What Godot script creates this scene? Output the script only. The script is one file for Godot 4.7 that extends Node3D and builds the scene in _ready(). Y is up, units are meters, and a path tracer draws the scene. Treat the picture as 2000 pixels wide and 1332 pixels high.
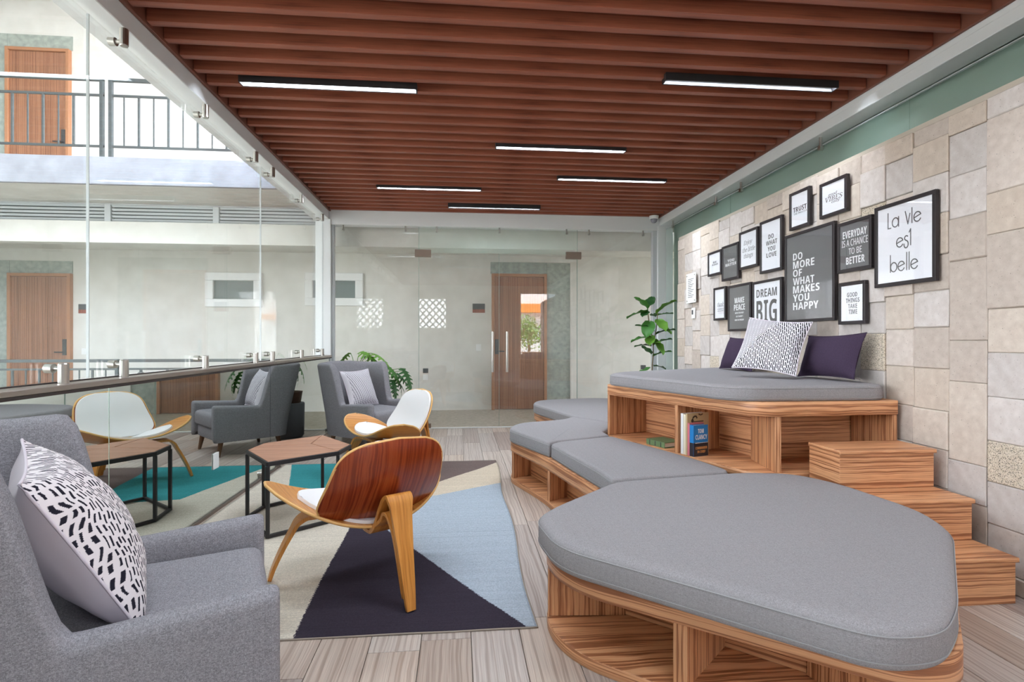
extends Node3D

# ---------------------------------------------------------------- helpers
var M := {}
var counts := {}
var rng := RandomNumberGenerator.new()

func numbered(called: String) -> String:
	var n: int = counts.get(called, 0)
	counts[called] = n + 1
	return called if n == 0 else "%s_%03d" % [called, n]

func tag(o: Node, label: String, category: String, group := "", kind := "") -> Node:
	o.set_meta("label", label)
	o.set_meta("category", category)
	if group != "":
		o.set_meta("group", group)
	if kind != "":
		o.set_meta("kind", kind)
	return o

func thing(called: String, label: String, category: String, at := Vector3.ZERO, turn := 0.0, group := "", kind := "") -> Node3D:
	var o := Node3D.new()
	o.name = numbered(called)
	add_child(o)
	o.position = at
	o.rotation.y = turn
	tag(o, label, category, group, kind)
	return o

func put(called: String, mesh: Mesh, m: Material, parent: Node, xf := Transform3D()) -> MeshInstance3D:
	var o := MeshInstance3D.new()
	o.name = called
	o.mesh = mesh
	if m != null:
		o.material_override = m
	parent.add_child(o, true)
	o.transform = xf
	return o

func tool() -> SurfaceTool:
	var st := SurfaceTool.new()
	st.begin(Mesh.PRIMITIVE_TRIANGLES)
	st.set_smooth_group(-1)
	return st

func done(st: SurfaceTool) -> ArrayMesh:
	st.generate_normals()
	return st.commit()

# corners counter-clockwise as seen from outside
func tri(st: SurfaceTool, a: Vector3, b: Vector3, c: Vector3) -> void:
	st.add_vertex(a)
	st.add_vertex(c)
	st.add_vertex(b)

func quad(st: SurfaceTool, a: Vector3, b: Vector3, c: Vector3, d: Vector3) -> void:
	tri(st, a, b, c)
	tri(st, a, c, d)

func triuv(st: SurfaceTool, p: Array, t: Array) -> void:
	for k in [0, 2, 1]:
		st.set_uv(t[k])
		st.add_vertex(p[k])

# box with chamfered edges
func cbox(st: SurfaceTool, c: Vector3, s: Vector3, ch := 0.003, b := Basis()) -> void:
	var h := s * 0.5
	var k: float = min(ch, min(h.x, min(h.y, h.z)) * 0.9)
	var f := func(sx, sy, sz, ax):
		var p := Vector3(sx * h.x, sy * h.y, sz * h.z)
		for i in 3:
			if i != ax:
				p[i] -= [sx, sy, sz][i] * k
		return c + b * p
	st.set_smooth_group(-1)
	for s1 in [-1, 1]:
		var q := [f.call(s1, -1, -1, 0), f.call(s1, 1, -1, 0), f.call(s1, 1, 1, 0), f.call(s1, -1, 1, 0)]
		if s1 < 0: q.reverse()
		quad(st, q[0], q[1], q[2], q[3])
		q = [f.call(-1, s1, -1, 1), f.call(-1, s1, 1, 1), f.call(1, s1, 1, 1), f.call(1, s1, -1, 1)]
		if s1 < 0: q.reverse()
		quad(st, q[0], q[1], q[2], q[3])
		q = [f.call(-1, -1, s1, 2), f.call(1, -1, s1, 2), f.call(1, 1, s1, 2), f.call(-1, 1, s1, 2)]
		if s1 < 0: q.reverse()
		quad(st, q[0], q[1], q[2], q[3])
	for s1 in [-1, 1]:
		for s2 in [-1, 1]:
			var q := [f.call(s1, s2, -1, 0), f.call(s1, s2, -1, 1), f.call(s1, s2, 1, 1), f.call(s1, s2, 1, 0)]
			if s1 * s2 < 0: q.reverse()
			quad(st, q[0], q[1], q[2], q[3])
			q = [f.call(-1, s1, s2, 1), f.call(-1, s1, s2, 2), f.call(1, s1, s2, 2), f.call(1, s1, s2, 1)]
			if s1 * s2 < 0: q.reverse()
			quad(st, q[0], q[1], q[2], q[3])
			q = [f.call(s1, -1, s2, 2), f.call(s1, -1, s2, 0), f.call(s1, 1, s2, 0), f.call(s1, 1, s2, 2)]
			if s1 * s2 < 0: q.reverse()
			quad(st, q[0], q[1], q[2], q[3])
			for s3 in [-1, 1]:
				var t := [f.call(s1, s2, s3, 0), f.call(s1, s2, s3, 1), f.call(s1, s2, s3, 2)]
				if s1 * s2 * s3 < 0: t.reverse()
				tri(st, t[0], t[1], t[2])

func boxm(s: Vector3, ch := 0.003) -> ArrayMesh:
	var st := tool()
	cbox(st, Vector3.ZERO, s, ch)
	return done(st)

# a chamfered box between two corners, as a part
func part_box(called: String, a: Vector3, b: Vector3, m: Material, parent: Node, ch := 0.003) -> MeshInstance3D:
	var lo := Vector3(min(a.x, b.x), min(a.y, b.y), min(a.z, b.z))
	var hi := Vector3(max(a.x, b.x), max(a.y, b.y), max(a.z, b.z))
	return put(called, boxm(hi - lo, ch), m, parent, Transform3D(Basis(), (lo + hi) * 0.5))

# upright board between two floor points
func board(st: SurfaceTool, a: Vector2, b: Vector2, y0: float, y1: float, t: float, ch := 0.002) -> void:
	var d := (b - a).normalized()
	var bas := Basis(Vector3(d.x, 0, d.y), Vector3.UP, Vector3(-d.y, 0, d.x))
	cbox(st, Vector3((a.x + b.x) / 2, (y0 + y1) / 2, (a.y + b.y) / 2), Vector3(a.distance_to(b), y1 - y0, t), ch, bas)

func part_board(called: String, a: Vector2, b: Vector2, y0: float, y1: float, t: float, m: Material, parent: Node) -> MeshInstance3D:
	var d := (b - a).normalized()
	var bas := Basis(Vector3(d.x, 0, d.y), Vector3.UP, Vector3(-d.y, 0, d.x))
	return put(called, boxm(Vector3(a.distance_to(b), y1 - y0, t), 0.002), m, parent, Transform3D(bas, Vector3((a.x + b.x) / 2, (y0 + y1) / 2, (a.y + b.y) / 2)))

func frame_of(dir: Vector3) -> Basis:
	var d := dir.normalized()
	var u := Vector3.UP if absf(d.y) < 0.95 else Vector3.RIGHT
	var x := u.cross(d).normalized()
	return Basis(x, d.cross(x), d)

func bar(st: SurfaceTool, a: Vector3, b: Vector3, w: float, h: float, ch := 0.001) -> void:
	cbox(st, (a + b) / 2, Vector3(w, h, a.distance_to(b)), ch, frame_of(b - a))

# round tube along points, radius per point
func tube(st: SurfaceTool, pts: Array, radii: Array, sides := 10) -> void:
	st.set_smooth_group(1)
	var rings := []
	for i in pts.size():
		var d: Vector3 = pts[min(i + 1, pts.size() - 1)] - pts[max(i - 1, 0)]
		var f := frame_of(d)
		var ring := []
		for k in sides:
			var an := TAU * k / sides
			ring.append(pts[i] + (f.x * cos(an) + f.y * sin(an)) * radii[min(i, radii.size() - 1)])
		rings.append(ring)
	for i in pts.size() - 1:
		for k in sides:
			var n := (k + 1) % sides
			quad(st, rings[i][k], rings[i][n], rings[i + 1][n], rings[i + 1][k])
	st.set_smooth_group(-1)
	for k in range(1, sides - 1):
		tri(st, rings[0][0], rings[0][k + 1], rings[0][k])
		var r: Array = rings[-1]
		tri(st, r[0], r[k], r[k + 1])

func cyl(st: SurfaceTool, a: Vector3, b: Vector3, r: float, sides := 12) -> void:
	tube(st, [a, b], [r], sides)

# solid of revolution about y; profile from bottom to top as (radius, y)
func lathe(st: SurfaceTool, prof: Array, sides := 24, c := Vector3.ZERO, sg := 1) -> void:
	st.set_smooth_group(sg)
	for i in prof.size() - 1:
		for k in sides:
			var a0 := TAU * k / sides
			var a1 := TAU * (k + 1) / sides
			var p: Vector2 = prof[i]
			var q: Vector2 = prof[i + 1]
			quad(st, c + Vector3(cos(a0) * p.x, p.y, -sin(a0) * p.x), c + Vector3(cos(a1) * p.x, p.y, -sin(a1) * p.x), c + Vector3(cos(a1) * q.x, q.y, -sin(a1) * q.x), c + Vector3(cos(a0) * q.x, q.y, -sin(a0) * q.x))

# polygon (x, z) with rounded corners; each entry [x, z, radius]; returned counter-clockwise in (x, -z), i.e. as seen from above
func rounded(pts: Array, seg := 6) -> PackedVector2Array:
	var out := PackedVector2Array()
	var n := pts.size()
	for i in n:
		var p := Vector2(pts[i][0], pts[i][1])
		var a := Vector2(pts[(i + n - 1) % n][0], pts[(i + n - 1) % n][1])
		var b := Vector2(pts[(i + 1) % n][0], pts[(i + 1) % n][1])
		var r: float = pts[i][2]
		var da := (a - p).normalized()
		var db := (b - p).normalized()
		r = min(r, min(p.distance_to(a), p.distance_to(b)) * 0.49)
		if r < 0.004:
			out.append(p)
			continue
		for k in seg + 1:
			var t := float(k) / seg
			out.append((p + da * r) * (1 - t) * (1 - t) + p * 2 * t * (1 - t) + (p + db * r) * t * t)
	var area := 0.0
	for i in out.size():
		var q := out[(i + 1) % out.size()]
		area += out[i].x * q.y - q.x * out[i].y
	if area > 0:
		out.reverse()
	return out

func resample(o: PackedVector2Array, step: float) -> PackedVector2Array:
	var out := PackedVector2Array()
	for i in o.size():
		var a := o[i]
		var b := o[(i + 1) % o.size()]
		var n := int(max(1, ceil(a.distance_to(b) / step)))
		for k in n:
			out.append(a.lerp(b, float(k) / n))
	return out

func inset(o: PackedVector2Array, d: float) -> PackedVector2Array:
	var out := PackedVector2Array()
	var n := o.size()
	for i in n:
		var e := (o[(i + 1) % n] - o[(i + n - 1) % n]).normalized()
		out.append(o[i] + Vector2(e.y, -e.x) * d)
	return out

# every point moved towards the middle: never crosses itself on a rounded outline
func inset_mid(o: PackedVector2Array, d: float) -> PackedVector2Array:
	var c := Vector2.ZERO
	for p in o: c += p
	c /= o.size()
	var out := PackedVector2Array()
	var near := inset(o, min(d, 0.012))
	for i in o.size():
		var left: float = max(0.0, d - 0.012)
		out.append(near[i] + (c - near[i]).normalized() * left)
	return out

# upright solid over an outline with a profile of [inset, y] from bottom to top
func prism(st: SurfaceTool, o: PackedVector2Array, prof: Array, smooth := true, soft := false) -> void:
	var rings := []
	for p in prof:
		var r := (inset_mid(o, p[0]) if soft else inset(o, p[0])) if absf(p[0]) > 1e-6 else o
		var ring := []
		for q in r:
			ring.append(Vector3(q.x, p[1], q.y))
		rings.append(ring)
	var n := o.size()
	st.set_smooth_group(1 if smooth else -1)
	for i in rings.size() - 1:
		for k in n:
			var m := (k + 1) % n
			quad(st, rings[i][k], rings[i][m], rings[i + 1][m], rings[i + 1][k])
	if soft: st.set_smooth_group(3)
	for e in [0, rings.size() - 1]:
		var flat := PackedVector2Array()
		for q in rings[e]:
			flat.append(Vector2(q.x, q.z))
		var idx := Geometry2D.triangulate_polygon(flat)
		if idx.size() == 0:
			var mid := Vector3.ZERO
			for q in rings[e]: mid += q
			mid /= n
			for k in n:
				if e == 0: tri(st, mid, rings[e][(k + 1) % n], rings[e][k])
				else: tri(st, mid, rings[e][k], rings[e][(k + 1) % n])
		for t in idx.size() / 3:
			var a: Vector3 = rings[e][idx[t * 3]]
			var b: Vector3 = rings[e][idx[t * 3 + 1]]
			var c: Vector3 = rings[e][idx[t * 3 + 2]]
			var up := (b - a).cross(c - a).y > 0
			if up == (e != 0):
				tri(st, a, b, c)
			else:
				tri(st, a, c, b)

# a sheet bent in space, with thickness; f(u, v) with u, v in 0..1; th along the sheet's normal
func sheet(st: SurfaceTool, f: Callable, nu: int, nv: int, th: float, offset := 0.0) -> void:
	var top := []
	var bot := []
	for i in nu + 1:
		var a := []
		var b := []
		for j in nv + 1:
			var u := float(i) / nu
			var v := float(j) / nv
			var e := 0.004
			var uu: float = clamp(u, 0.02, 0.98)
			var vv: float = clamp(v, 0.02, 0.98)
			var du: Vector3 = f.call(uu + e, vv) - f.call(uu - e, vv)
			var dv: Vector3 = f.call(uu, vv + e) - f.call(uu, vv - e)
			var n := dv.cross(du).normalized()
			var p: Vector3 = f.call(u, v)
			a.append(p + n * (offset + th / 2))
			b.append(p + n * (offset - th / 2))
		top.append(a)
		bot.append(b)
	st.set_smooth_group(1)
	for i in nu:
		for j in nv:
			quad(st, top[i][j], top[i][j + 1], top[i + 1][j + 1], top[i + 1][j])
			quad(st, bot[i][j], bot[i + 1][j], bot[i + 1][j + 1], bot[i][j + 1])
	st.set_smooth_group(2)
	for i in nu:
		quad(st, top[i][0], top[i + 1][0], bot[i + 1][0], bot[i][0])
		quad(st, top[i][nv], bot[i][nv], bot[i + 1][nv], top[i + 1][nv])
	for j in nv:
		quad(st, top[0][j], bot[0][j], bot[0][j + 1], top[0][j + 1])
		quad(st, top[nu][j], top[nu][j + 1], bot[nu][j + 1], bot[nu][j])

# flat strip (laminated leg): centre points, side direction, widths, thickness
func ribbon(st: SurfaceTool, pts: Array, side: Vector3, widths: Array, th: float) -> void:
	var n := pts.size()
	var f := func(u, v):
		var x: float = u * (n - 1)
		var i: int = clampi(int(floor(x)), 0, n - 2)
		var t: float = x - i
		var p: Vector3 = pts[i].lerp(pts[i + 1], t)
		var w: float = lerpf(widths[i], widths[i + 1], t)
		return p + side * (v - 0.5) * w
	sheet(st, f, (n - 1) * 1, 1, th)

func smooth_path(pts: Array, per := 6) -> Array:
	var c := Curve3D.new()
	for i in pts.size():
		var d: Vector3 = (pts[min(i + 1, pts.size() - 1)] - pts[max(i - 1, 0)]) * 0.22
		c.add_point(pts[i], -d, d)
	var out := []
	for i in pts.size() - 1:
		for k in per:
			out.append(c.sample(i, float(k) / per))
	out.append(pts[-1])
	return out

func text_on(parent: Node, called: String, words: String, x: float, y: float, w: float, h: float, m: Material, z: float, bold := true, serif := false, skew := 0.0) -> void:
	var f := SystemFont.new()
	f.font_names = PackedStringArray(["Droid Serif" if serif else "Droid Sans"])
	f.font_weight = 700 if bold else 400
	var t := TextMesh.new()
	t.text = words
	t.font = f
	t.font_size = 48
	t.pixel_size = 0.01
	t.depth = 0.02
	t.curve_step = 2.0
	var box := t.get_aabb()
	var o := put(called, t, m, parent)
	var s := Vector3(w / box.size.x, h / box.size.y, 0.03)
	var c := box.get_center()
	o.transform = Transform3D(Basis(Vector3(s.x, 0, 0), Vector3(skew * s.y, s.y, 0), Vector3(0, 0, s.z)), Vector3(x - c.x * s.x - c.y * s.y * skew, y - c.y * s.y, z))

# ---------------------------------------------------------------- materials
func mat(called: String, c: Color, rough := 0.6, metal := 0.0) -> StandardMaterial3D:
	var m := StandardMaterial3D.new()
	m.resource_name = called
	m.albedo_color = c
	m.roughness = rough
	m.metallic = metal
	M[called] = m
	return m

func tri_tex(m: StandardMaterial3D, tex: Texture2D, sc: Vector3, world := false, off := Vector3.ZERO) -> StandardMaterial3D:
	m.albedo_texture = tex
	m.uv1_triplanar = true
	m.uv1_world_triplanar = world
	m.uv1_scale = sc
	m.uv1_offset = off
	m.uv1_triplanar_sharpness = 8.0
	return m

func c8(r: int, g: int, b: int) -> Color:
	return Color(r / 255.0, g / 255.0, b / 255.0)

func noise(sd: int, fr := 1.0, oct := 3) -> FastNoiseLite:
	var n := FastNoiseLite.new()
	n.seed = sd
	n.noise_type = FastNoiseLite.TYPE_SIMPLEX_SMOOTH
	n.frequency = fr
	n.fractal_octaves = oct
	return n

# wood with stripes along u (or along v); repeats without a seam
func wood_image(sz: int, sd: int, base: Color, dark: Color, light: Color, bands: float, contrast: float, waver: float, along_v := false) -> ImageTexture:
	var im := Image.create(sz, sz, false, Image.FORMAT_RGB8)
	var n := noise(sd, 1.0, 4)
	var n2 := noise(sd + 7, 1.0, 2)
	for j in sz:
		var an := TAU * j / sz
		var cy := cos(an) * bands
		var sy := sin(an) * bands
		for i in sz:
			var u := absf(2.0 * i / sz - 1.0)
			var w := n2.get_noise_3d(cos(an) * 0.9, sin(an) * 0.9, u * 1.7) * waver
			var v := n.get_noise_3d(cos(an + w) * bands, sin(an + w) * bands, u * 0.45)
			var g := n.get_noise_3d(cy * 7.0, sy * 7.0, u * 2.4)
			var t := clampf(v * 1.5 * contrast + 0.5, 0.0, 1.0)
			var c := base.lerp(light, t) if t > 0.5 else dark.lerp(base, smoothstep(0.05, 0.5, t))
			c = c * (1.0 + g * 0.13)
			if along_v:
				im.set_pixel(j, i, c)
			else:
				im.set_pixel(i, j, c)
	im.generate_mipmaps()
	return ImageTexture.create_from_image(im)

func cloud_image(sz: int, sd: int, a: Color, b: Color, fr: float, speck := 0.0, pit := 0.0) -> ImageTexture:
	var im := Image.create(sz, sz, false, Image.FORMAT_RGB8)
	var n := noise(sd, 1.0, 5)
	var r := RandomNumberGenerator.new()
	r.seed = sd
	for j in sz:
		for i in sz:
			var a1 := TAU * i / sz
			var u := absf(2.0 * j / sz - 1.0)
			var v := n.get_noise_3d(cos(a1) * fr, sin(a1) * fr, u * fr * 3.0)
			var c := a.lerp(b, clampf(0.5 + v * 0.9, 0, 1))
			if pit > 0.0:
				var q := n.get_noise_3d(cos(a1) * fr * 5.0 + 9.0, sin(a1) * fr * 5.0, u * fr * 15.0)
				if q > pit:
					c = c.darkened(clampf((q - pit) * 2.5, 0, 0.6))
			c = c * (1.0 + (r.randf() - 0.5) * speck)
			im.set_pixel(i, j, c)
	im.generate_mipmaps()
	return ImageTexture.create_from_image(im)

func weave_image(sz: int, sd: int, amp: float) -> Image:
	var im := Image.create(sz, sz, false, Image.FORMAT_RGB8)
	var r := RandomNumberGenerator.new()
	r.seed = sd
	var cols := []
	var rows := []
	for i in sz:
		cols.append(r.randf() - 0.5)
		rows.append(r.randf() - 0.5)
	var coarse := []
	for k in (sz / 2) * (sz / 2):
		coarse.append(r.randf() - 0.5)
	for j in sz:
		for i in sz:
			var q: float = coarse[((j / 2) % (sz / 2)) * (sz / 2) + (i / 2) % (sz / 2)] + 0.6 * coarse[((j / 4) % (sz / 2)) * (sz / 2) + (i / 6) % (sz / 2)]
			var v: float = 1.0 - amp * 0.5 + amp * (0.45 * q + 0.25 * (r.randf() - 0.5) + 0.10 * (cols[i] + rows[j]))
			v = clampf(v, 0, 1)
			im.set_pixel(i, j, Color(v, v, v))
	return im

func fabric(called: String, c: Color, tex: Texture2D, sc := 6.0) -> StandardMaterial3D:
	var m := tri_tex(mat(called, c, 0.95), tex, Vector3.ONE * sc)
	m.metallic_specular = 0.2
	return m

func pane_mat(called: String, c: Color) -> StandardMaterial3D:
	var m := mat(called, c, 0.0)
	m.transparency = BaseMaterial3D.TRANSPARENCY_ALPHA
	return m

func make_materials() -> void:
	var zebra := wood_image(1024, 3, c8(204, 143, 100), c8(152, 96, 62), c8(218, 162, 118), 8.5, 1.1, 0.06)
	var zebra_v := wood_image(1024, 5, c8(200, 140, 97), c8(148, 92, 58), c8(214, 160, 116), 8.5, 1.1, 0.06, true)
	tri_tex(mat("zebra", Color.WHITE, 0.42), zebra, Vector3(1.25, 1.8, 1.25))
	tri_tex(mat("zebra_up", Color.WHITE, 0.42), zebra_v, Vector3(1.9, 1.2, 1.9))
	var slat := wood_image(512, 11, c8(142, 78, 57), c8(110, 56, 40), c8(154, 88, 65), 3.0, 0.55, 0.06)
	tri_tex(mat("slat", Color.WHITE, 0.5), slat, Vector3(0.7, 1.5, 1.5))
	mat("slat_trim", c8(120, 72, 56), 0.5)
	var door := wood_image(512, 17, c8(148, 98, 70), c8(122, 76, 52), c8(162, 110, 80), 9.0, 0.8, 0.03, true)
	tri_tex(mat("door_wood", Color.WHITE, 0.4), door, Vector3(0.9, 0.45, 0.9))
	mat("door_frame", c8(172, 118, 82), 0.5)
	var teak := wood_image(512, 23, c8(176, 128, 102), c8(150, 104, 80), c8(188, 140, 114), 7.0, 0.7, 0.04)
	tri_tex(mat("table_wood", Color.WHITE, 0.45), teak, Vector3(1.6, 1.6, 1.6))
	var rosew := wood_image(512, 29, c8(146, 60, 28), c8(126, 48, 21), c8(158, 72, 36), 6.0, 0.8, 0.06, true)
	tri_tex(mat("rosewood", Color.WHITE, 0.22), rosew, Vector3(1.6, 1.6, 1.6))
	var oak := wood_image(512, 31, c8(204, 136, 62), c8(188, 120, 52), c8(214, 148, 74), 6.0, 0.6, 0.05, true)
	tri_tex(mat("oak", Color.WHITE, 0.32), oak, Vector3(2.2, 1.6, 2.2))
	mat("ply_edge", c8(226, 176, 108), 0.45)
	mat("leg_wood", c8(112, 78, 54), 0.45)
	var plank := wood_image(1024, 37, c8(190, 178, 170), c8(170, 156, 147), c8(200, 190, 182), 6.0, 0.8, 0.10, true)
	var tones := [c8(255, 253, 250), c8(236, 232, 230), c8(250, 242, 234), c8(220, 214, 212), c8(245, 243, 242), c8(230, 220, 212), c8(255, 248, 242), c8(238, 236, 236)]
	for k in 8:
		tri_tex(mat("plank%d" % k, tones[k], 0.38), plank, Vector3(1.6, 1.6, 0.62), false, Vector3(0.13 * k, 0.2, 0.37 * k + 0.05))
	mat("grout", c8(120, 110, 100), 0.9)
	var stone := cloud_image(512, 41, c8(212, 204, 198), c8(196, 186, 179), 1.6, 0.05, 0.5)
	var pitted := cloud_image(512, 43, c8(222, 212, 198), c8(206, 194, 176), 2.2, 0.08, 0.12)
	var st := [c8(255, 255, 255), c8(250, 244, 234), c8(240, 240, 240), c8(244, 236, 224), c8(255, 250, 244), c8(234, 228, 220)]
	for k in 6:
		var m := tri_tex(mat("stone%d" % k, st[k], 0.85), stone, Vector3.ONE * 1.7, false, Vector3(0.31 * k, 0.17 * k, 0.23 * k))
		m.heightmap_enabled = false
	tri_tex(mat("stone_pitted", c8(250, 246, 240), 0.9), pitted, Vector3.ONE * 2.4)
	mat("mortar", c8(186, 175, 160), 0.95)
	var plaster := cloud_image(512, 47, c8(240, 238, 234), c8(230, 227, 222), 1.2, 0.02)
	tri_tex(mat("plaster", c8(240, 239, 235), 0.8), plaster, Vector3.ONE * 0.4, true)
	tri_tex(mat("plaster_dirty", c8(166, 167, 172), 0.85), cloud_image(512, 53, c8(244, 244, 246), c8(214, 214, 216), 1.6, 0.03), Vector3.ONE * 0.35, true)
	tri_tex(mat("concrete", c8(255, 255, 255), 0.8), cloud_image(512, 59, c8(176, 182, 172), c8(146, 154, 146), 2.0, 0.05), Vector3.ONE * 0.8, true)
	tri_tex(mat("corridor_floor", c8(255, 255, 255), 0.6), cloud_image(512, 61, c8(190, 180, 164), c8(164, 154, 138), 3.0, 0.08), Vector3.ONE * 0.7, true)
	mat("green_grey", c8(150, 166, 156), 0.8)
	mat("roof_sheet", c8(110, 96, 88), 0.9)
	mat("white_steel", c8(226, 228, 228), 0.3)
	mat("white_satin", c8(232, 232, 230), 0.5)
	mat("steel", c8(190, 186, 180), 0.28, 1.0)
	mat("rail_steel", c8(176, 166, 158), 0.35, 1.0)
	mat("dark_gasket", c8(54, 44, 40), 0.6)
	mat("black_metal", c8(38, 36, 38), 0.45)
	mat("grey_metal", c8(66, 72, 72), 0.55)
	mat("louver", c8(196, 200, 202), 0.5)
	mat("mirror", c8(214, 220, 216), 0.012, 1.0)
	pane_mat("glass", Color(0.86, 0.95, 0.92, 0.03))
	pane_mat("glass_green", Color(0.72, 0.86, 0.80, 0.10))
	M.glass_green.metallic_specular = 0.15
	pane_mat("glazing", Color(1, 1, 1, 0.02))
	mat("window_glass", c8(112, 120, 118), 0.35)
	M.window_glass.metallic_specular = 0.25
	mat("pvc", c8(232, 232, 230), 0.4)
	var wv := ImageTexture.create_from_image(weave_image(512, 71, 0.42))
	var wv2 := ImageTexture.create_from_image(weave_image(512, 73, 0.30))
	fabric("chair_fabric", c8(180, 177, 183), wv, 2.6)
	fabric("cushion_fabric", c8(171, 166, 168), wv2, 3.2)
	mat("cushion_piping", c8(150, 148, 148), 0.95)
	fabric("purple_fabric", c8(78, 64, 84), wv2, 4.0)
	mat("white_leather", c8(238, 236, 236), 0.5)
	mat("lilac_fabric", c8(214, 204, 212), 0.9)
	mat("frame_black", c8(44, 38, 40), 0.4)
	mat("paper", c8(234, 234, 238), 0.8)
	mat("paper_dark", c8(84, 82, 84), 0.7)
	mat("ink", c8(62, 60, 62), 0.8)
	mat("ink_thin", c8(84, 84, 86), 0.8)
	mat("ink_white", c8(238, 238, 238), 0.8)
	mat("plastic_white", c8(236, 236, 234), 0.4)
	mat("plastic_dark", c8(60, 60, 62), 0.4)
	mat("lamp_inner", c8(90, 90, 90), 0.6)
	mat("diffuser", c8(240, 238, 236), 0.4)
	M.diffuser.emission_enabled = true
	M.diffuser.emission = Color(0.92, 0.96, 1.0)
	M.diffuser.emission_energy_multiplier = 0.12
	mat("leaf", c8(64, 118, 48), 0.45)
	mat("leaf_light", c8(104, 152, 58), 0.45)
	mat("leaf_dark", c8(44, 88, 44), 0.45)
	for k in ["leaf", "leaf_light", "leaf_dark"]:
		M[k].backlight_enabled = true
		M[k].backlight = Color(0.12, 0.22, 0.06)
	mat("stem", c8(112, 96, 66), 0.7)
	mat("stem_green", c8(92, 128, 62), 0.6)
	mat("pot_grey", c8(122, 122, 128), 0.7)
	mat("hinge_steel", c8(140, 124, 112), 0.45, 0.8)
	mat("soil", c8(62, 48, 40), 0.95)
	mat("pot_rim", c8(110, 80, 66), 0.6)
	mat("orange_paint", c8(236, 140, 40), 0.7)
	mat("dark_glass", c8(60, 70, 80), 0.1)
	rug_material()
	pillow_materials()

func rug_material() -> void:
	var w := 512
	var h := 832
	var im := Image.create(w, h, false, Image.FORMAT_RGB8)
	var r := RandomNumberGenerator.new()
	r.seed = 77
	var cream := c8(206, 197, 182)
	var black := c8(58, 52, 62)
	var blue := c8(164, 174, 184)
	var beige := c8(200, 186, 166)
	var brown := c8(112, 98, 94)
	var teal := c8(62, 142, 146)
	for j in h:
		var row := (r.randf() - 0.5) * 0.06
		for i in w:
			# world place of this point of the rug
			var x := -1.67 + (i + 0.5) / w * 2.04
			var z := -5.5 + (j + 0.5) / h * 3.22
			var jag := (r.randf() - 0.5) * 0.008
			x += jag
			var ax := -0.70
			var az := -3.96
			var c := cream
			var dx := x - ax
			var dz := z - az
			var an := rad_to_deg(atan2(dz, dx))      # 0 = +x, 90 = towards the viewer, -90 = away
			if an > 88.0 or an < -172.0:
				c = cream
			elif an > 58.6:
				c = black
			elif an > -31.5:
				c = blue
			elif an > -53.5:
				c = beige
			elif an > -90.0:
				c = brown
			else:
				c = cream
			if an <= -84.0 or an > 172.0:
				# teal field between the brown and the cream border
				var left_edge := lerpf(-1.30, -1.62, clampf((-4.35 - z) / 1.2, 0, 1))
				if z < -4.33 + (x + 1.0) * 0.12 and x > left_edge:
					c = teal
			if i < 4 or j < 3 or i > w - 4 or j > h - 4:
				c = c.darkened(0.12)
			c = c * (1.0 + row + (r.randf() - 0.5) * 0.16)
			im.set_pixel(i, j, c)
	im.generate_mipmaps()
	var m := mat("rug", Color.WHITE, 0.95)
	m.albedo_texture = ImageTexture.create_from_image(im)
	m.metallic_specular = 0.15

func pillow_materials() -> void:
	# broken black strokes on white
	var sz := 512
	for kind in 3:
		var im := Image.create(sz, sz, false, Image.FORMAT_RGB8)
		var n := noise(90 + kind, 0.008, 2)
		var white := c8(228, 220, 222) if kind == 0 else c8(236, 232, 236) if kind == 1 else c8(226, 222, 228)
		var ink := c8(40, 38, 48) if kind == 0 else c8(40, 38, 46) if kind == 1 else c8(96, 92, 104)
		im.fill(white)
		for j in sz:
			for i in sz:
				var x := i + n.get_noise_2d(i, j) * (13.0 if kind == 0 else 7.0)
				var y := j + n.get_noise_2d(i + 900, j) * (13.0 if kind == 0 else 7.0)
				var on := false
				if kind == 0:
					x *= 1.75
					y *= 1.45
					# strokes running down in rows, cut into dashes by curved bands
					var q := x + y * 0.28
					var cell := int(floor(q / 25.0))
					var f := fposmod(q, 25.0)
					var hh := (hash(cell * 7919 + 5) % 1000) / 1000.0
					var yy := y * 0.62 - x * 0.2 + hh * 60.0
					var row := int(floor(yy / 34.0))
					var g := fposmod(yy, 34.0)
					var hr := (hash(cell * 613 + row * 131) % 1000) / 1000.0
					on = f > 7.0 and f < 14.0 + hr * 6.0 and g > 4.0 + hr * 8.0 and g < 31.0
				elif kind == 1:
					var zone := (i + j * 0.55) > 300.0
					var q := (x - y * 0.35) if zone else (x + y * 0.6)
					var cell := int(floor(q / 15.0))
					var f := fposmod(q, 15.0)
					var yy := (y + x * 0.3) if zone else (y - x * 0.6)
					var row := int(floor((yy + cell * 37.0) / 58.0))
					var g := fposmod(yy + cell * 37.0, 58.0)
					var hr := (hash(cell * 613 + row * 131) % 1000) / 1000.0
					on = f > 5.0 and f < 12.5 and g > 3.0 + hr * 10.0
				else:
					# small interlaced lattice
					var a := fposmod(i + j * 0.5, 24.0)
					var b := fposmod(j - i * 0.5, 24.0)
					var par := (int(floor((i + j * 0.5) / 24.0)) + int(floor((j - i * 0.5) / 24.0))) % 2 == 0
					on = (a < 7.0 and par) or (b < 7.0 and not par) or (absf(a - 14.0) < 3.0 and absf(b - 14.0) < 3.0)
					if i < 46:
						on = false
				if on:
					im.set_pixel(i, j, ink)
		im.generate_mipmaps()
		var m := mat("pillow%d" % kind, Color.WHITE, 0.9)
		m.albedo_texture = ImageTexture.create_from_image(im)
		m.metallic_specular = 0.2

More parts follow.
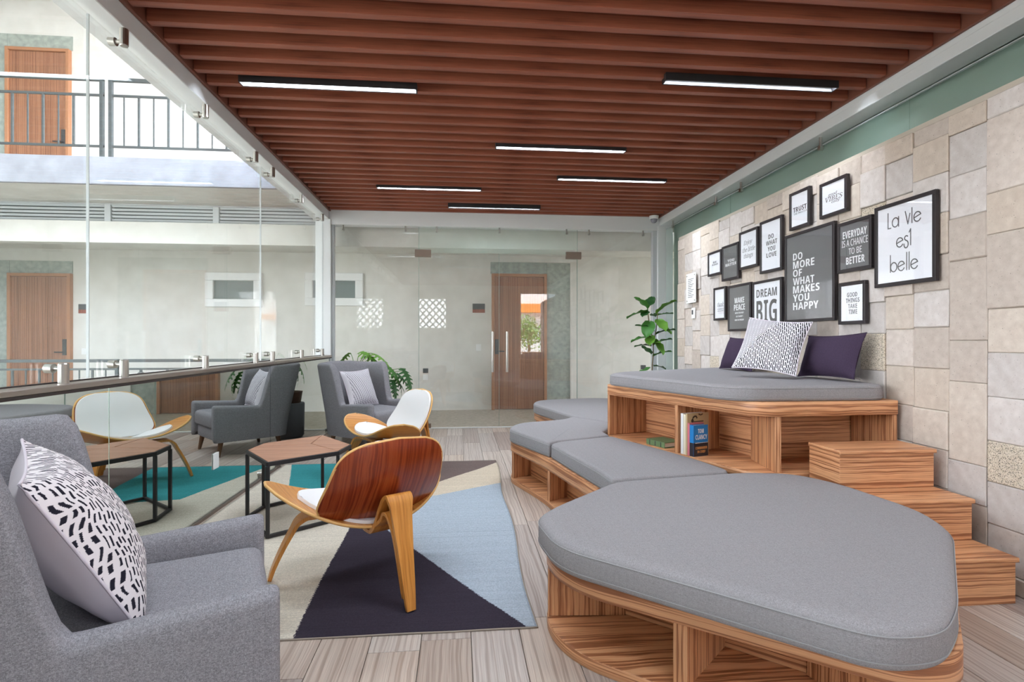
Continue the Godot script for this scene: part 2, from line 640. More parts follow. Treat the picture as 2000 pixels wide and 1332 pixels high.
# ---------------------------------------------------------------- the scene
func _ready() -> void:
	rng.seed = 20240
	# camera
	var cam := Camera3D.new()
	cam.name = "camera"
	add_child(cam)
	cam.position = Vector3(0, 1.2, 0)
	cam.rotation.y = -atan(104.0 / 1075.0)
	cam.fov = rad_to_deg(2.0 * atan(666.0 / 1075.0))
	cam.near = 0.05
	cam.far = 300.0
	# sky and exposure
	var env := Environment.new()
	var sky := Sky.new()
	var sm := ProceduralSkyMaterial.new()
	sm.sky_top_color = c8(196, 214, 236)
	sm.sky_horizon_color = c8(240, 242, 246)
	sm.sky_curve = 0.25
	sm.ground_horizon_color = c8(214, 210, 204)
	sm.ground_bottom_color = c8(170, 166, 160)
	sm.sky_energy_multiplier = 2.0
	sky.sky_material = sm
	env.background_mode = Environment.BG_SKY
	env.sky = sky
	env.tonemap_mode = Environment.TONE_MAPPER_LINEAR
	env.tonemap_exposure = 4.0
	env.sdfgi_enabled = true
	env.ssao_enabled = true
	env.ssil_enabled = true
	var we := WorldEnvironment.new()
	we.name = "surroundings"
	we.environment = env
	add_child(we)
	var sun := DirectionalLight3D.new()
	sun.name = "sun"
	add_child(sun)
	sun.look_at_from_position(Vector3(0.5, 10, -5.5), Vector3.ZERO)
	sun.light_energy = 2.0
	sun.light_color = Color(1.0, 0.98, 0.95)
	sun.shadow_enabled = true
	make_materials()
	shell()
	glass_walls()
	atrium()
	outside()
	stone_wall()
	benches()
	steps()
	rug()
	shell_chairs()
	side_table()
	armchairs()
	platform_pillows()
	books()
	pictures()
	plants()
	lamps()
	small_fittings()

func struct(called: String, label: String, category: String) -> Node3D:
	return thing(called, label, category, Vector3.ZERO, 0.0, "", "structure")

func shell() -> void:
	# floor of wood-look planks
	var fl := struct("floor", "greyish beige wood plank floor of the lounge", "floor")
	part_box("bed", Vector3(-1.95, -0.2, -7.62), Vector3(3.3, -0.009, 2.4), M.grout, fl, 0.0)
	var mesh_full := boxm(Vector3(0.197, 0.012, 1.197), 0.0012)
	var cols := 27
	for c in cols:
		var x := -1.95 + 0.1 + c * 0.2
		if x + 0.1 > 3.31: break
		var z := -7.6 - fmod(c * 0.47 + (c % 3) * 0.2, 1.2)
		while z < 2.35:
			var a: float = max(z, -7.6)
			var b: float = min(z + 1.2, 2.4)
			z += 1.2
			if b - a < 0.05: continue
			var m: Material = M["plank%d" % rng.randi_range(0, 7)]
			if b - a > 1.199:
				put("plank", mesh_full, m, fl, Transform3D(Basis(), Vector3(x, -0.006, (a + b) / 2)))
			else:
				put("plank", boxm(Vector3(0.197, 0.012, b - a - 0.003), 0.0012), m, fl, Transform3D(Basis(), Vector3(x, -0.006, (a + b) / 2)))
	# ceiling: dark soffit with timber slats hung below it
	var ce := struct("ceiling", "reddish brown timber slat ceiling over the lounge", "ceiling")
	part_box("roof_sheet", Vector3(-2.0, 3.34, -7.95), Vector3(3.3, 3.44, 2.5), M.roof_sheet, ce, 0.0)
	var sl := boxm(Vector3(4.5, 0.11, 0.052), 0.002)
	for k in 55:
		var z := -7.52 + 0.1795 * k
		if z > 2.2: break
		put("slat", sl, M.slat, ce, Transform3D(Basis(), Vector3(0.55, 3.005, z)))
	for x in [-1.715, 2.815]:
		part_box("edge_trim", Vector3(x - 0.012, 2.935, -7.6), Vector3(x + 0.012, 3.12, 2.4), M.slat_trim, ce)
	# white steel frame
	var t1 := struct("trim_1", "white steel beam along the top of the left glass wall", "beam")
	part_box("beam", Vector3(-1.945, 2.83, -7.72), Vector3(-1.728, 3.335, 2.4), M.white_steel, t1, 0.004)
	var t2 := struct("trim_2", "white steel beam above the stone wall", "beam")
	part_box("beam", Vector3(2.828, 2.83, -7.72), Vector3(2.99, 3.335, 2.4), M.white_steel, t2, 0.004)
	part_box("beam_fillet", Vector3(2.826, 2.90, -7.5), Vector3(2.829, 2.915, 2.4), M.white_steel, t2, 0.0)
	var t3 := struct("trim_3", "white steel beam above the glass entrance doors", "beam")
	part_box("beam", Vector3(-1.728, 2.762, -7.72), Vector3(2.828, 3.335, -7.56), M.white_steel, t3, 0.004)
	var t4 := struct("trim_4", "white steel column in the far left corner", "column")
	part_box("column", Vector3(-1.90, 0.0, -7.72), Vector3(-1.70, 2.83, -7.54), M.white_steel, t4, 0.004)
	part_box("column_flange", Vector3(-1.70, 0.0, -7.66), Vector3(-1.665, 2.80, -7.58), M.louver, t4, 0.003)
	var t5 := struct("trim_5", "white steel column in the far right corner beside the fig plant", "column")
	part_box("column", Vector3(2.80, 0.0, -7.72), Vector3(3.02, 2.83, -7.54), M.white_steel, t5, 0.004)
	part_box("column_flange", Vector3(2.74, 0.0, -7.66), Vector3(2.80, 2.80, -7.58), M.louver, t5, 0.003)
	# wall behind the viewer, with a doorway to the terrace and a lattice window
	var wf := struct("wall_front", "white plaster wall behind the viewer", "wall")
	var z0 := 2.3
	var z1 := 2.45
	part_box("wall_piece", Vector3(-2.0, 0, z0), Vector3(-1.24, 3.335, z1), M.plaster, wf, 0.0)
	part_box("wall_piece", Vector3(-1.24, 0, z0), Vector3(-0.41, 1.62, z1), M.plaster, wf, 0.0)
	part_box("wall_piece", Vector3(-1.24, 2.53, z0), Vector3(-0.41, 3.335, z1), M.plaster, wf, 0.0)
	part_box("wall_piece", Vector3(-0.41, 0, z0), Vector3(1.98, 3.335, z1), M.plaster, wf, 0.0)
	part_box("wall_piece", Vector3(1.98, 2.72, z0), Vector3(3.2, 3.335, z1), M.plaster, wf, 0.0)

func clip(parent: Node, base: Vector3, up: float, out: Vector3) -> void:
	# short round post with a standoff disc that holds the glass
	var st := tool()
	lathe(st, [Vector2(0, 0), Vector2(0.021, 0), Vector2(0.021, 0.085), Vector2(0.018, 0.09), Vector2(0, 0.09)], 14, Vector3.ZERO, -1)
	var o := put("glass_clip", done(st), M.steel, parent, Transform3D(Basis(), base))
	if up < 0:
		o.rotation.x = PI
	var s2 := tool()
	var h := Vector3(0, 0.066, 0)
	var d := Vector3(out.x, 0, out.z if up > 0 else -out.z)
	cyl(s2, h, h + d * 0.8, 0.011, 10)
	cyl(s2, h + d * 0.55, h + d * 1.0, 0.021, 14)
	put("standoff", done(s2), M.steel, o)

func glass_walls() -> void:
	# left: mirrored panes below a steel rail, clear panes above
	var wl := struct("wall_left", "glass wall beside the atrium, mirrored below the rail and clear above", "glass wall")
	var zs := [-7.52, -5.177, -2.865, -0.5, 2.3]
	for k in 4:
		part_box("mirrored_pane", Vector3(-1.712, 0.02, zs[k] + 0.003), Vector3(-1.70, 0.984, zs[k + 1] - 0.003), M.mirror, wl, 0.0)
	part_box("floor_channel", Vector3(-1.725, 0.0, -7.54), Vector3(-1.69, 0.022, 2.3), M.rail_steel, wl, 0.002)
	part_box("handrail", Vector3(-1.86, 0.985, -7.54), Vector3(-1.685, 1.012, 2.3), M.rail_steel, wl, 0.004)
	part_box("gasket", Vector3(-1.70, 0.972, -7.54), Vector3(-1.686, 0.985, 2.3), M.dark_gasket, wl, 0.002)
	part_box("gasket", Vector3(-1.792, 1.012, -7.54), Vector3(-1.782, 1.018, 2.3), M.dark_gasket, wl, 0.0)
	var zu := [-7.54, -5.234, -2.879, -0.5, 2.3]
	for k in 4:
		part_box("clear_pane", Vector3(-1.812, 1.02, zu[k] + 0.003), Vector3(-1.80, 2.80, zu[k + 1] - 0.003), M.glass, wl, 0.0)
		part_box("pane_edge", Vector3(-1.812, 1.02, zu[k] - 0.0025), Vector3(-1.80, 2.80, zu[k] + 0.0025), M.louver, wl, 0.0)
	for z in [-2.617, -3.06, -3.99, -4.936, -5.369, -6.338, -7.266, -1.9, -1.0]:
		clip(wl, Vector3(-1.742, 1.012, z), 1.0, Vector3(-0.075, 0, -0.005))
		clip(wl, Vector3(-1.742, 2.83, z), -1.0, Vector3(-0.075, 0, -0.005))
	for z in [-7.37, -5.4, -4.95]:
		var st := tool()
		cyl(st, Vector3(-1.70, 0.05, z), Vector3(-1.672, 0.05, z), 0.022, 12)
		cyl(st, Vector3(-1.675, 0.0, z), Vector3(-1.675, 0.06, z), 0.008, 8)
		put("floor_clip", done(st), M.steel, wl)
	var tagp := thing("glass_sticker", "small white sticker on the mirrored pane above the teal rug", "sticker", Vector3(-1.698, 0.305, -4.045))
	part_box("label_plate", Vector3(0, 0, -0.045), Vector3(0.004, 0.11, 0.045), M.plastic_white, tagp, 0.001)
	# back: clear glass with a pair of glass doors
	var wb := struct("wall_back", "clear glass wall with steel clips at the far end", "glass wall")
	for a in [[-1.66, -0.546, 0.02, 2.76], [1.662, 2.74, 0.02, 2.76], [-0.540, 1.656, 2.412, 2.76]]:
		part_box("clear_pane", Vector3(a[0], a[2], -7.626), Vector3(a[1], a[3], -7.614), M.glass_green if a[2] > 1 else M.glass, wb, 0.0)
	part_box("sill", Vector3(-1.66, 0.0, -7.64), Vector3(2.74, 0.012, -7.60), M.white_satin, wb, 0.002)
	for a in [-0.543, 1.659]:
		part_box("pane_edge", Vector3(a - 0.0025, 0.02, -7.626), Vector3(a + 0.0025, 2.76, -7.614), M.green_grey, wb, 0.0)
	for x in [-1.55, -0.72, -0.30, 0.56, 1.50, 1.82, 2.60]:
		var st := tool()
		cyl(st, Vector3(x, 2.764, -7.59), Vector3(x, 2.69, -7.59), 0.012, 10)
		cyl(st, Vector3(x, 2.70, -7.60), Vector3(x + 0.004, 2.70, -7.575), 0.016, 10)
		put("glass_clip", done(st), M.steel, wb)
	var leaves := [[-0.538, 0.556, 0.465, -0.487, "left leaf of the glass double door, pull handle at its right edge"], [0.562, 1.654, 0.664, 1.605, "right leaf of the glass double door, pull handle at its left edge"]]
	for k in 2:
		var L: Array = leaves[k]
		var d := struct("door_%d" % (k + 1), L[4], "glass door")
		part_box("pane", Vector3(L[0], 0.025, -7.626), Vector3(L[1], 2.408, -7.614), M.glass, d, 0.0)
		part_box("pane_edge", Vector3(L[1] - 0.001, 0.025, -7.626), Vector3(L[1] + 0.003, 2.408, -7.614), M.green_grey, d, 0.0)
		var st := tool()
		var hz := -7.575
		cyl(st, Vector3(L[2], 0.77, hz), Vector3(L[2], 1.33, hz), 0.016, 12)
		for y in [0.84, 1.26]:
			cyl(st, Vector3(L[2], y, -7.614), Vector3(L[2], y, hz), 0.008, 8)
		put("pull_handle", done(st), M.steel, d)
		part_box("patch_hinge", Vector3(L[3] - 0.11, 2.35, -7.64), Vector3(L[3] + 0.11, 2.45, -7.60), M.hinge_steel, d, 0.004)
		part_box("patch_hinge", Vector3(L[3] - 0.11, 0.005, -7.64), Vector3(L[3] + 0.11, 0.07, -7.60), M.hinge_steel, d, 0.004)
	# right: glass above and behind the stone, backed by a grey-green wall
	var wr := struct("wall_right_glass", "greenish glass strip above the stone wall", "glass wall")
	var zr := [-7.5, -5.66, -3.3, -0.9, 2.3]
	for k in 4:
		part_box("clear_pane", Vector3(2.90, 0.02, zr[k] + 0.004), Vector3(2.912, 2.77, zr[k + 1] - 0.004), M.glass_green, wr, 0.0)
	part_box("top_edge", Vector3(2.898, 2.768, -7.5), Vector3(2.914, 2.774, 2.3), M.louver, wr, 0.0)
	for z in [-7.2, -5.95, -5.4, -4.15, -2.2]:
		var st := tool()
		cyl(st, Vector3(2.885, 2.83, z), Vector3(2.885, 2.74, z), 0.012, 10)
		cyl(st, Vector3(2.87, 2.745, z), Vector3(2.90, 2.745, z), 0.02, 12)
		put("glass_clip", done(st), M.steel, wr)
	var wo := struct("wall_right_outer", "grey green painted wall behind the glass above the stones", "wall")
	part_box("wall_piece", Vector3(3.12, 0, -7.75), Vector3(3.3, 3.335, 2.45), M.green_grey, wo, 0.0)

# ---------------------------------------------------------------- beyond the glass
func wood_door(called: String, label: String, x0: float, x1: float, y0: float, y1: float, z: float, handle_x: float) -> void:
	var d := struct(called, label, "door")
	var st := tool()
	cbox(st, Vector3(x0 + 0.025, (y0 + y1) / 2, z + 0.03), Vector3(0.05, y1 - y0, 0.08))
	cbox(st, Vector3(x1 - 0.025, (y0 + y1) / 2, z + 0.03), Vector3(0.05, y1 - y0, 0.08))
	cbox(st, Vector3((x0 + x1) / 2, y1 - 0.025, z + 0.03), Vector3(x1 - x0 - 0.1, 0.05, 0.08))
	put("door_frame", done(st), M.door_frame, d)
	var leaf := part_box("door_leaf", Vector3(x0 + 0.053, y0 + 0.01, z), Vector3(x1 - 0.053, y1 - 0.053, z + 0.04), M.door_wood, d)
	var s2 := tool()
	var c := leaf.position
	bar(s2, Vector3(handle_x, y0 + 1.02, z + 0.085) - c, Vector3(handle_x + (0.13 if handle_x < (x0 + x1) / 2 else -0.13), y0 + 1.02, z + 0.085) - c, 0.02, 0.02)
	bar(s2, Vector3(handle_x, y0 + 1.02, z + 0.04) - c, Vector3(handle_x, y0 + 1.02, z + 0.09) - c, 0.02, 0.02)
	put("lever_handle", done(s2), M.black_metal, leaf)
	var s3 := tool()
	cbox(s3, Vector3(handle_x, y0 + 1.1, z + 0.045) - c, Vector3(0.06, 0.26, 0.02))
	put("lock_plate", done(s3), M.plastic_dark, leaf)

func window_unit(called: String, label: String, x0: float, x1: float, y0: float, y1: float, z: float) -> void:
	var w := struct(called, label, "window")
	var st := tool()
	var b := 0.13
	cbox(st, Vector3((x0 + x1) / 2, y1 - b / 2, z + 0.03), Vector3(x1 - x0, b, 0.07), 0.006)
	cbox(st, Vector3((x0 + x1) / 2, y0 + b / 2, z + 0.03), Vector3(x1 - x0, b, 0.07), 0.006)
	cbox(st, Vector3(x0 + b / 2, (y0 + y1) / 2, z + 0.03), Vector3(b, y1 - y0 - 2 * b, 0.07), 0.006)
	cbox(st, Vector3(x1 - b / 2, (y0 + y1) / 2, z + 0.03), Vector3(b, y1 - y0 - 2 * b, 0.07), 0.006)
	put("window_frame", done(st), M.pvc, w)
	part_box("pane", Vector3(x0 + b, y0 + b, z), Vector3(x1 - b, y1 - b, z + 0.012), M.window_glass, w, 0.0)

func railing(called: String, label: String, x0: float, x1: float, z: float, y0: float, y_top: float, y_mid: float, y_low: float, zig: bool) -> void:
	var r := thing(called, label, "railing", Vector3(x0, y0, z), 0.0, "balcony railings round the atrium")
	var rel := func(x, y): return Vector3(x - x0, y - y0, 0)
	var st := tool()
	bar(st, rel.call(x0, y_top), rel.call(x1, y_top), 0.04, 0.04)
	put("top_rail", done(st), M.grey_metal, r)
	for y in [y_mid, y_low]:
		var s2 := tool()
		bar(s2, rel.call(x0, y), rel.call(x1, y), 0.025, 0.025)
		put("cross_rail", done(s2), M.grey_metal, r)
	for x in [x0 + 0.02, x1 - 0.02]:
		var s2 := tool()
		bar(s2, rel.call(x, y0), rel.call(x, y_top), 0.04, 0.04)
		put("post", done(s2), M.grey_metal, r)
	if zig:
		var n := int((x1 - x0) / 0.32)
		var s := (x1 - x0 - 0.1) / n
		for k in n:
			var a := x0 + 0.05 + s * k
			var s2 := tool()
			bar(s2, rel.call(a, y_mid - 0.17), rel.call(a + s / 2, y_mid - 0.04), 0.025, 0.025)
			bar(s2, rel.call(a + s / 2, y_mid - 0.04), rel.call(a + s, y_mid - 0.17), 0.025, 0.025)
			bar(s2, rel.call(a + s / 2, y_mid - 0.04), rel.call(a + s / 2, y_mid), 0.025, 0.025)
			bar(s2, rel.call(a, y_mid - 0.17), rel.call(a, y_low), 0.02, 0.02)
			put("ornament", done(s2), M.grey_metal, r)
	else:
		var n := int(round((x1 - x0) / 0.165))
		for k in range(1, n):
			var a := x0 + (x1 - x0) * k / n
			var s2 := tool()
			var w := 0.022 if k % 2 == 0 else 0.014
			bar(s2, rel.call(a, y_low), rel.call(a, y_mid), w, w)
			put("baluster", done(s2), M.grey_metal, r)

func atrium() -> void:
	var zw := -9.63
	var fc := struct("floor_corridor", "beige grey concrete floor of the corridor and atrium", "floor")
	part_box("corridor_slab", Vector3(-10.0, -0.2, -9.8), Vector3(7.5, 0.0, -7.64), M.corridor_floor, fc, 0.0)
	part_box("atrium_slab", Vector3(-40.0, -0.2, -7.64), Vector3(-1.96, 0.0, 8.0), M.corridor_floor, fc, 0.0)
	var wc := struct("wall_corridor", "off-white plaster wall of the corridor", "wall")
	part_box("lower_wall", Vector3(-10.0, 0, -9.85), Vector3(7.5, 3.07, zw), M.plaster, wc, 0.0)
	part_box("upper_wall", Vector3(-10.0, 3.07, -9.85), Vector3(7.5, 12.0, zw), M.plaster, wc, 0.0)
	part_box("side_wall", Vector3(3.3, 0, -7.75), Vector3(6.4, 2.69, -7.6), M.plaster, wc, 0.0)
	var cc := struct("ceiling_corridor", "white corridor soffit and beam beyond the glass", "ceiling")
	part_box("soffit", Vector3(-10.0, 2.70, zw), Vector3(7.5, 2.82, -7.95), M.plaster, cc, 0.0)
	part_box("edge_beam", Vector3(-10.0, 2.53, -8.1), Vector3(7.5, 2.82, -7.93), M.plaster, cc, 0.0)
	var gs := struct("floor_gallery", "white concrete balcony slab of the upper gallery", "balcony slab")
	part_box("slab", Vector3(-10.0, 3.07, zw), Vector3(7.5, 3.40, -7.05), M.plaster, gs, 0.0)
	part_box("fascia", Vector3(-10.0, 3.07, -7.05), Vector3(3.3, 3.40, -7.0), M.plaster_dirty, gs, 0.005)
	part_box("upper_slab", Vector3(-10.0, 6.75, zw), Vector3(3.3, 7.1, -8.6), M.plaster_dirty, gs, 0.005)
	# louvre panels between beam and slab
	var edges := [-9.0, -7.6, -6.2, -4.785, -3.38, -1.98]
	var said := ["grey louvre panel farthest left above the corridor beam", "second grey louvre panel from the left above the corridor beam", "grey louvre panel above the left corridor door", "grey louvre panel between the two glass seams", "grey louvre panel ending at the white corner column"]
	for k in 5:
		var lp := thing("louver_panel", said[k], "louvre", Vector3(edges[k], 2.82, -7.99), 0.0, "louvre panels above the corridor beam")
		var wdt: float = edges[k + 1] - edges[k]
		var st := tool()
		cbox(st, Vector3(0.04, 0.125, 0), Vector3(0.08, 0.25, 0.06))
		cbox(st, Vector3(wdt / 2 + 0.04, 0.24, 0), Vector3(wdt - 0.08, 0.02, 0.06))
		put("frame", done(st), M.louver, lp)
		var bas := Basis(Vector3.RIGHT, 0.6)
		for j in 5:
			put("slat", boxm(Vector3(wdt - 0.085, 0.032, 0.010), 0.002), M.louver, lp, Transform3D(bas, Vector3(wdt / 2 + 0.04, 0.03 + j * 0.047, 0)))
		part_box("backing", Vector3(0.08, 0, -0.06), Vector3(wdt, 0.25, -0.05), M.grey_metal, lp, 0.0)
	# doors with concrete surrounds
	var sr := struct("trim_6", "grey green concrete surround of the left corridor door", "door surround")
	part_box("panel", Vector3(-7.7, 0, zw), Vector3(-7.215, 2.50, zw + 0.015), M.concrete, sr, 0.001)
	part_box("panel", Vector3(-7.213, 2.30, zw), Vector3(-6.265, 2.50, zw + 0.015), M.concrete, sr, 0.001)
	wood_door("door_3", "brown wooden corridor door at the left, seen through the clear glass", -7.211, -6.265, 0.0, 2.295, zw + 0.005, -6.36)
	var s2 := struct("trim_7", "grey green concrete panels round the corridor door behind the glass doors", "door surround")
	part_box("panel", Vector3(0.553, 2.378, zw), Vector3(1.541, 2.581, zw + 0.015), M.concrete, s2, 0.001)
	for k in 6:
		part_box("panel", Vector3(1.543, k * 0.43, zw), Vector3(1.964, k * 0.43 + 0.427, zw + 0.015), M.concrete, s2, 0.002)
	part_box("corner_bead", Vector3(1.965, 0, zw), Vector3(2.01, 2.58, zw + 0.03), M.plaster, s2, 0.004)
	wood_door("door_4", "brown wooden corridor door seen through the glass double door", 0.571, 1.541, 0.0, 2.375, zw + 0.005, 0.66)
	var s3 := struct("trim_8", "grey concrete surround of the upper gallery door", "door surround")
	part_box("panel", Vector3(-7.7, 3.4, zw), Vector3(-7.245, 6.16, zw + 0.015), M.concrete, s3, 0.001)
	part_box("panel", Vector3(-7.243, 5.93, zw), Vector3(-6.265, 6.16, zw + 0.015), M.concrete, s3, 0.001)
	wood_door("door_5", "brown wooden door on the upper gallery behind the railing", -7.243, -6.285, 3.4, 5.93, zw + 0.005, -6.38)
	window_unit("window_1", "small white framed window between the two glass seams", -4.19, -3.287, 1.77, 2.34, zw)
	window_unit("window_2", "small white framed window partly behind the white corner column", -2.585, -1.624, 1.80, 2.355, zw)
	# railings
	railing("balcony_railing", "dark bar railing at the left of the upper gallery", -7.6, -4.23, -7.03, 3.40, 4.33, 4.14, 3.53, false)
	railing("balcony_railing", "dark bar railing of the upper gallery beside the timber ceiling", -4.17, -1.98, -7.03, 3.40, 4.33, 4.14, 3.53, false)
	railing("balcony_railing", "grey bar railing in front of the left corridor door", -7.7, -4.46, -7.72, 0.0, 0.94, 0.83, 0.12, false)
	railing("balcony_railing", "grey railing with zigzag ornament behind the steel handrail", -4.40, -1.98, -7.72, 0.0, 0.94, 0.83, 0.12, true)
	# plates and switches on the corridor wall
	for a in [[-6.177, -6.02, 1.652, 1.802, "dark room number plate beside the left corridor door"], [0.24, 0.455, 1.693, 1.852, "dark room number plate left of the door behind the glass doors"]]:
		var p := thing("door_plate", a[4], "sign plate", Vector3(a[0], a[2], zw), 0.0, "room number plates")
		part_box("upper_half", Vector3(0, 0.06, 0), Vector3(a[1] - a[0], a[3] - a[2], 0.012), M.plastic_dark, p, 0.001)
		part_box("lower_half", Vector3(0, 0, 0), Vector3(a[1] - a[0], 0.06, 0.012), M.rosewood, p, 0.001)
	for a in [[0.30, 1.03, 0.09, 0.115, "plastic_white", "white switch plate below the number plate by the glass doors"], [-0.617, 0.645, 0.09, 0.08, "plastic_dark", "dark socket plate on the corridor wall"], [-0.617, 0.526, 0.09, 0.09, "plastic_white", "white socket plate under the dark one on the corridor wall"], [3.26, 0.69, 0.09, 0.075, "plastic_dark", "dark socket plate on the wall beside the fig plant"], [-6.13, 0.98, 0.09, 0.1, "plastic_white", "white switch plate beside the left corridor door"]]:
		var p := thing("wall_plate", a[5], "wall plate", Vector3(a[0], a[1], zw), 0.0, "electrical plates on the corridor wall")
		part_box("plate", Vector3.ZERO, Vector3(a[2], a[3], 0.01), M[a[4]], p, 0.002)
		part_box("rocker", Vector3(a[2] * 0.3, a[3] * 0.25, 0.01), Vector3(a[2] * 0.7, a[3] * 0.75, 0.015), M[a[4]], p, 0.002)

func outside() -> void:
	# what the far glass mirrors through the doorway behind the viewer: terrace, house, tree, lattice
	var tf := struct("floor_terrace", "pale terrace floor outside behind the viewer", "floor")
	part_box("slab", Vector3(-10.0, -0.25, 8.0), Vector3(30, -0.05, 40), M.corridor_floor, tf, 0.0)
	part_box("slab", Vector3(-1.96, -0.2, 2.45), Vector3(30, -0.01, 8.0), M.corridor_floor, tf, 0.0)
	var b := thing("apartment_house", "white house with orange balconies across the street", "building", Vector3(5.6, 0, 20))
	part_box("wall", Vector3(-2, 0, 0), Vector3(4.2, 5.2, 6), M.white_satin, b, 0.0)
	part_box("balcony", Vector3(-2, 3.0, -0.8), Vector3(1.5, 3.55, 0), M.orange_paint, b, 0.01)
	part_box("balcony", Vector3(1.2, 2.5, -0.5), Vector3(2.7, 2.85, 0), M.orange_paint, b, 0.01)
	for a in [[0.0, 3.7], [1.6, 3.7], [2.5, 3.7], [0.0, 1.7], [1.3, 1.6]]:
		var f := part_box("window", Vector3(a[0], a[1], -0.03), Vector3(a[0] + 0.7, a[1] + 0.9, 0.02), M.pvc, b, 0.005)
		put("pane", boxm(Vector3(0.56, 0.76, 0.02), 0.0), M.dark_glass, f, Transform3D(Basis(), Vector3(0, 0, -0.03)))
	var gw := struct("wall_garden", "sunlit white garden wall outside behind the viewer", "wall")
	part_box("wall_piece", Vector3(-9.0, -0.05, 14.0), Vector3(3.3, 3.4, 14.3), M.white_satin, gw, 0.0)
	part_box("wall_piece", Vector3(3.3, -0.05, 14.0), Vector3(12, 1.5, 14.3), M.white_satin, gw, 0.0)
	var wn := struct("wall_atrium", "grey building walls closing the atrium outside the picture", "wall")
	part_box("wall_piece", Vector3(-7.6, -0.2, 4.0), Vector3(-2.0, 7.1, 4.3), M.concrete, wn, 0.0)
	part_box("wall_piece", Vector3(-8.0, -0.2, -9.85), Vector3(-7.75, 7.1, -3.6), M.concrete, wn, 0.0)
	part_box("wall_piece", Vector3(-8.0, 3.35, -3.6), Vector3(-7.75, 7.1, 4.3), M.concrete, wn, 0.0)
	var ra := struct("ceiling_atrium", "white roof slab over the atrium, above the picture", "ceiling")
	part_box("slab", Vector3(-7.6, 7.1, -9.8), Vector3(-1.9, 7.4, 4.3), M.concrete, ra, 0.0)
	var t := thing("garden_tree", "leafy green tree in front of the white house", "tree", Vector3(3.4, 0, 12))
	var st := tool()
	tube(st, [Vector3.ZERO, Vector3(0.1, 0.8, 0), Vector3(0, 1.5, 0.1)], [0.09, 0.07, 0.04], 8)
	put("trunk", done(st), M.stem, t)
	var s2 := tool()
	var r := RandomNumberGenerator.new()
	r.seed = 5
	for k in 900:
		var p := Vector3(r.randfn(), r.randfn() * 0.8, r.randfn()) * 0.42 + Vector3(0, 1.6, 0)
		var d := Vector3(r.randfn(), r.randfn(), r.randfn()).normalized()
		var e := d.cross(Vector3(r.randfn(), r.randfn(), r.randfn())).normalized()
		quad(s2, p, p + d * 0.09 + e * 0.05, p + d * 0.2, p + d * 0.09 - e * 0.05)
	put("crown", done(s2), M.leaf_light, t).set_meta("kind", "stuff")
	var c := thing("reception_counter", "wooden counter in the doorway behind the viewer", "counter", Vector3(2.1, 0, 2.6))
	part_box("front_panel", Vector3(0, 0, 0), Vector3(1.1, 0.8, 0.5), M.zebra_up, c, 0.01)
	part_box("counter_top", Vector3(-0.03, 0.8, -0.03), Vector3(1.13, 0.84, 0.53), M.zebra, c, 0.008)
	var l := thing("lattice_screen", "white lattice block screen in the window behind the viewer", "screen", Vector3(-1.24, 1.62, 2.49))
	for i in 4:
		for j in 4:
			var s3 := tool()
			var cx := 0.104 + i * 0.2075
			var cy := 0.114 + j * 0.2275
			for q in 4:
				var a0 := TAU * q / 4
				var a1 := TAU * (q + 1) / 4
				bar(s3, Vector3(cx + cos(a0) * 0.1, cy + sin(a0) * 0.11, 0), Vector3(cx + cos(a1) * 0.1, cy + sin(a1) * 0.11, 0), 0.05, 0.05)
			put("block", done(s3), M.white_satin, l)

# ---------------------------------------------------------------- stone wall
func stone_wall() -> void:
	var w := struct("wall_right", "wall of uneven cream limestone blocks", "wall")
	part_box("backing", Vector3(2.632, 0, -6.39), Vector3(2.80, 2.44, 2.3), M.mortar, w, 0.0)
	var z := -6.39
	var col := 0
	var far := tool()
	while z < 2.25:
		var wd := 0.205 + rng.randf() * 0.028
		if z + wd > 2.3: wd = 2.3 - z
		var y := -(rng.randf() * 0.16)
		while y < 2.40:
			var h := 0.195 + rng.randf() * 0.035
			if rng.randf() < 0.10: h *= 1.85
			var y0: float = max(y, 0.0)
			var y1: float = y + h
			if y1 > 2.38: y1 = 2.40 + rng.randf() * 0.02
			y = y1 if y1 > 2.38 else y + h
			if y1 - y0 < 0.03: continue
			var proud := rng.randf() * 0.014
			var c := Vector3(2.632 - (0.008 + proud) / 2, (y0 + y1) / 2, z + wd / 2)
			var s := Vector3(0.008 + proud, y1 - y0 - 0.0015, wd - 0.0015)
			var bas := Basis.from_euler(Vector3((rng.randf() - 0.5) * 0.012, (rng.randf() - 0.5) * 0.02, (rng.randf() - 0.5) * 0.02))
			if z > -2.1:
				cbox(far, c, s, 0.004, bas)
			else:
				var mm: Material = M["stone%d" % rng.randi_range(0, 5)]
				if rng.randf() < 0.03:
					mm = M.stone_pitted
				if c.z > -3.35 and c.z < -3.13 and c.y > 1.09 and c.y < 1.31:
					mm = M.stone_pitted
				put("stone_block", boxm(s, 0.003 + rng.randf() * 0.003), mm, w, Transform3D(bas, c))
		z += wd
		col += 1
	var o := put("stone_blocks_rest", done(far), M.stone1, w)
	o.set_meta("kind", "stuff")

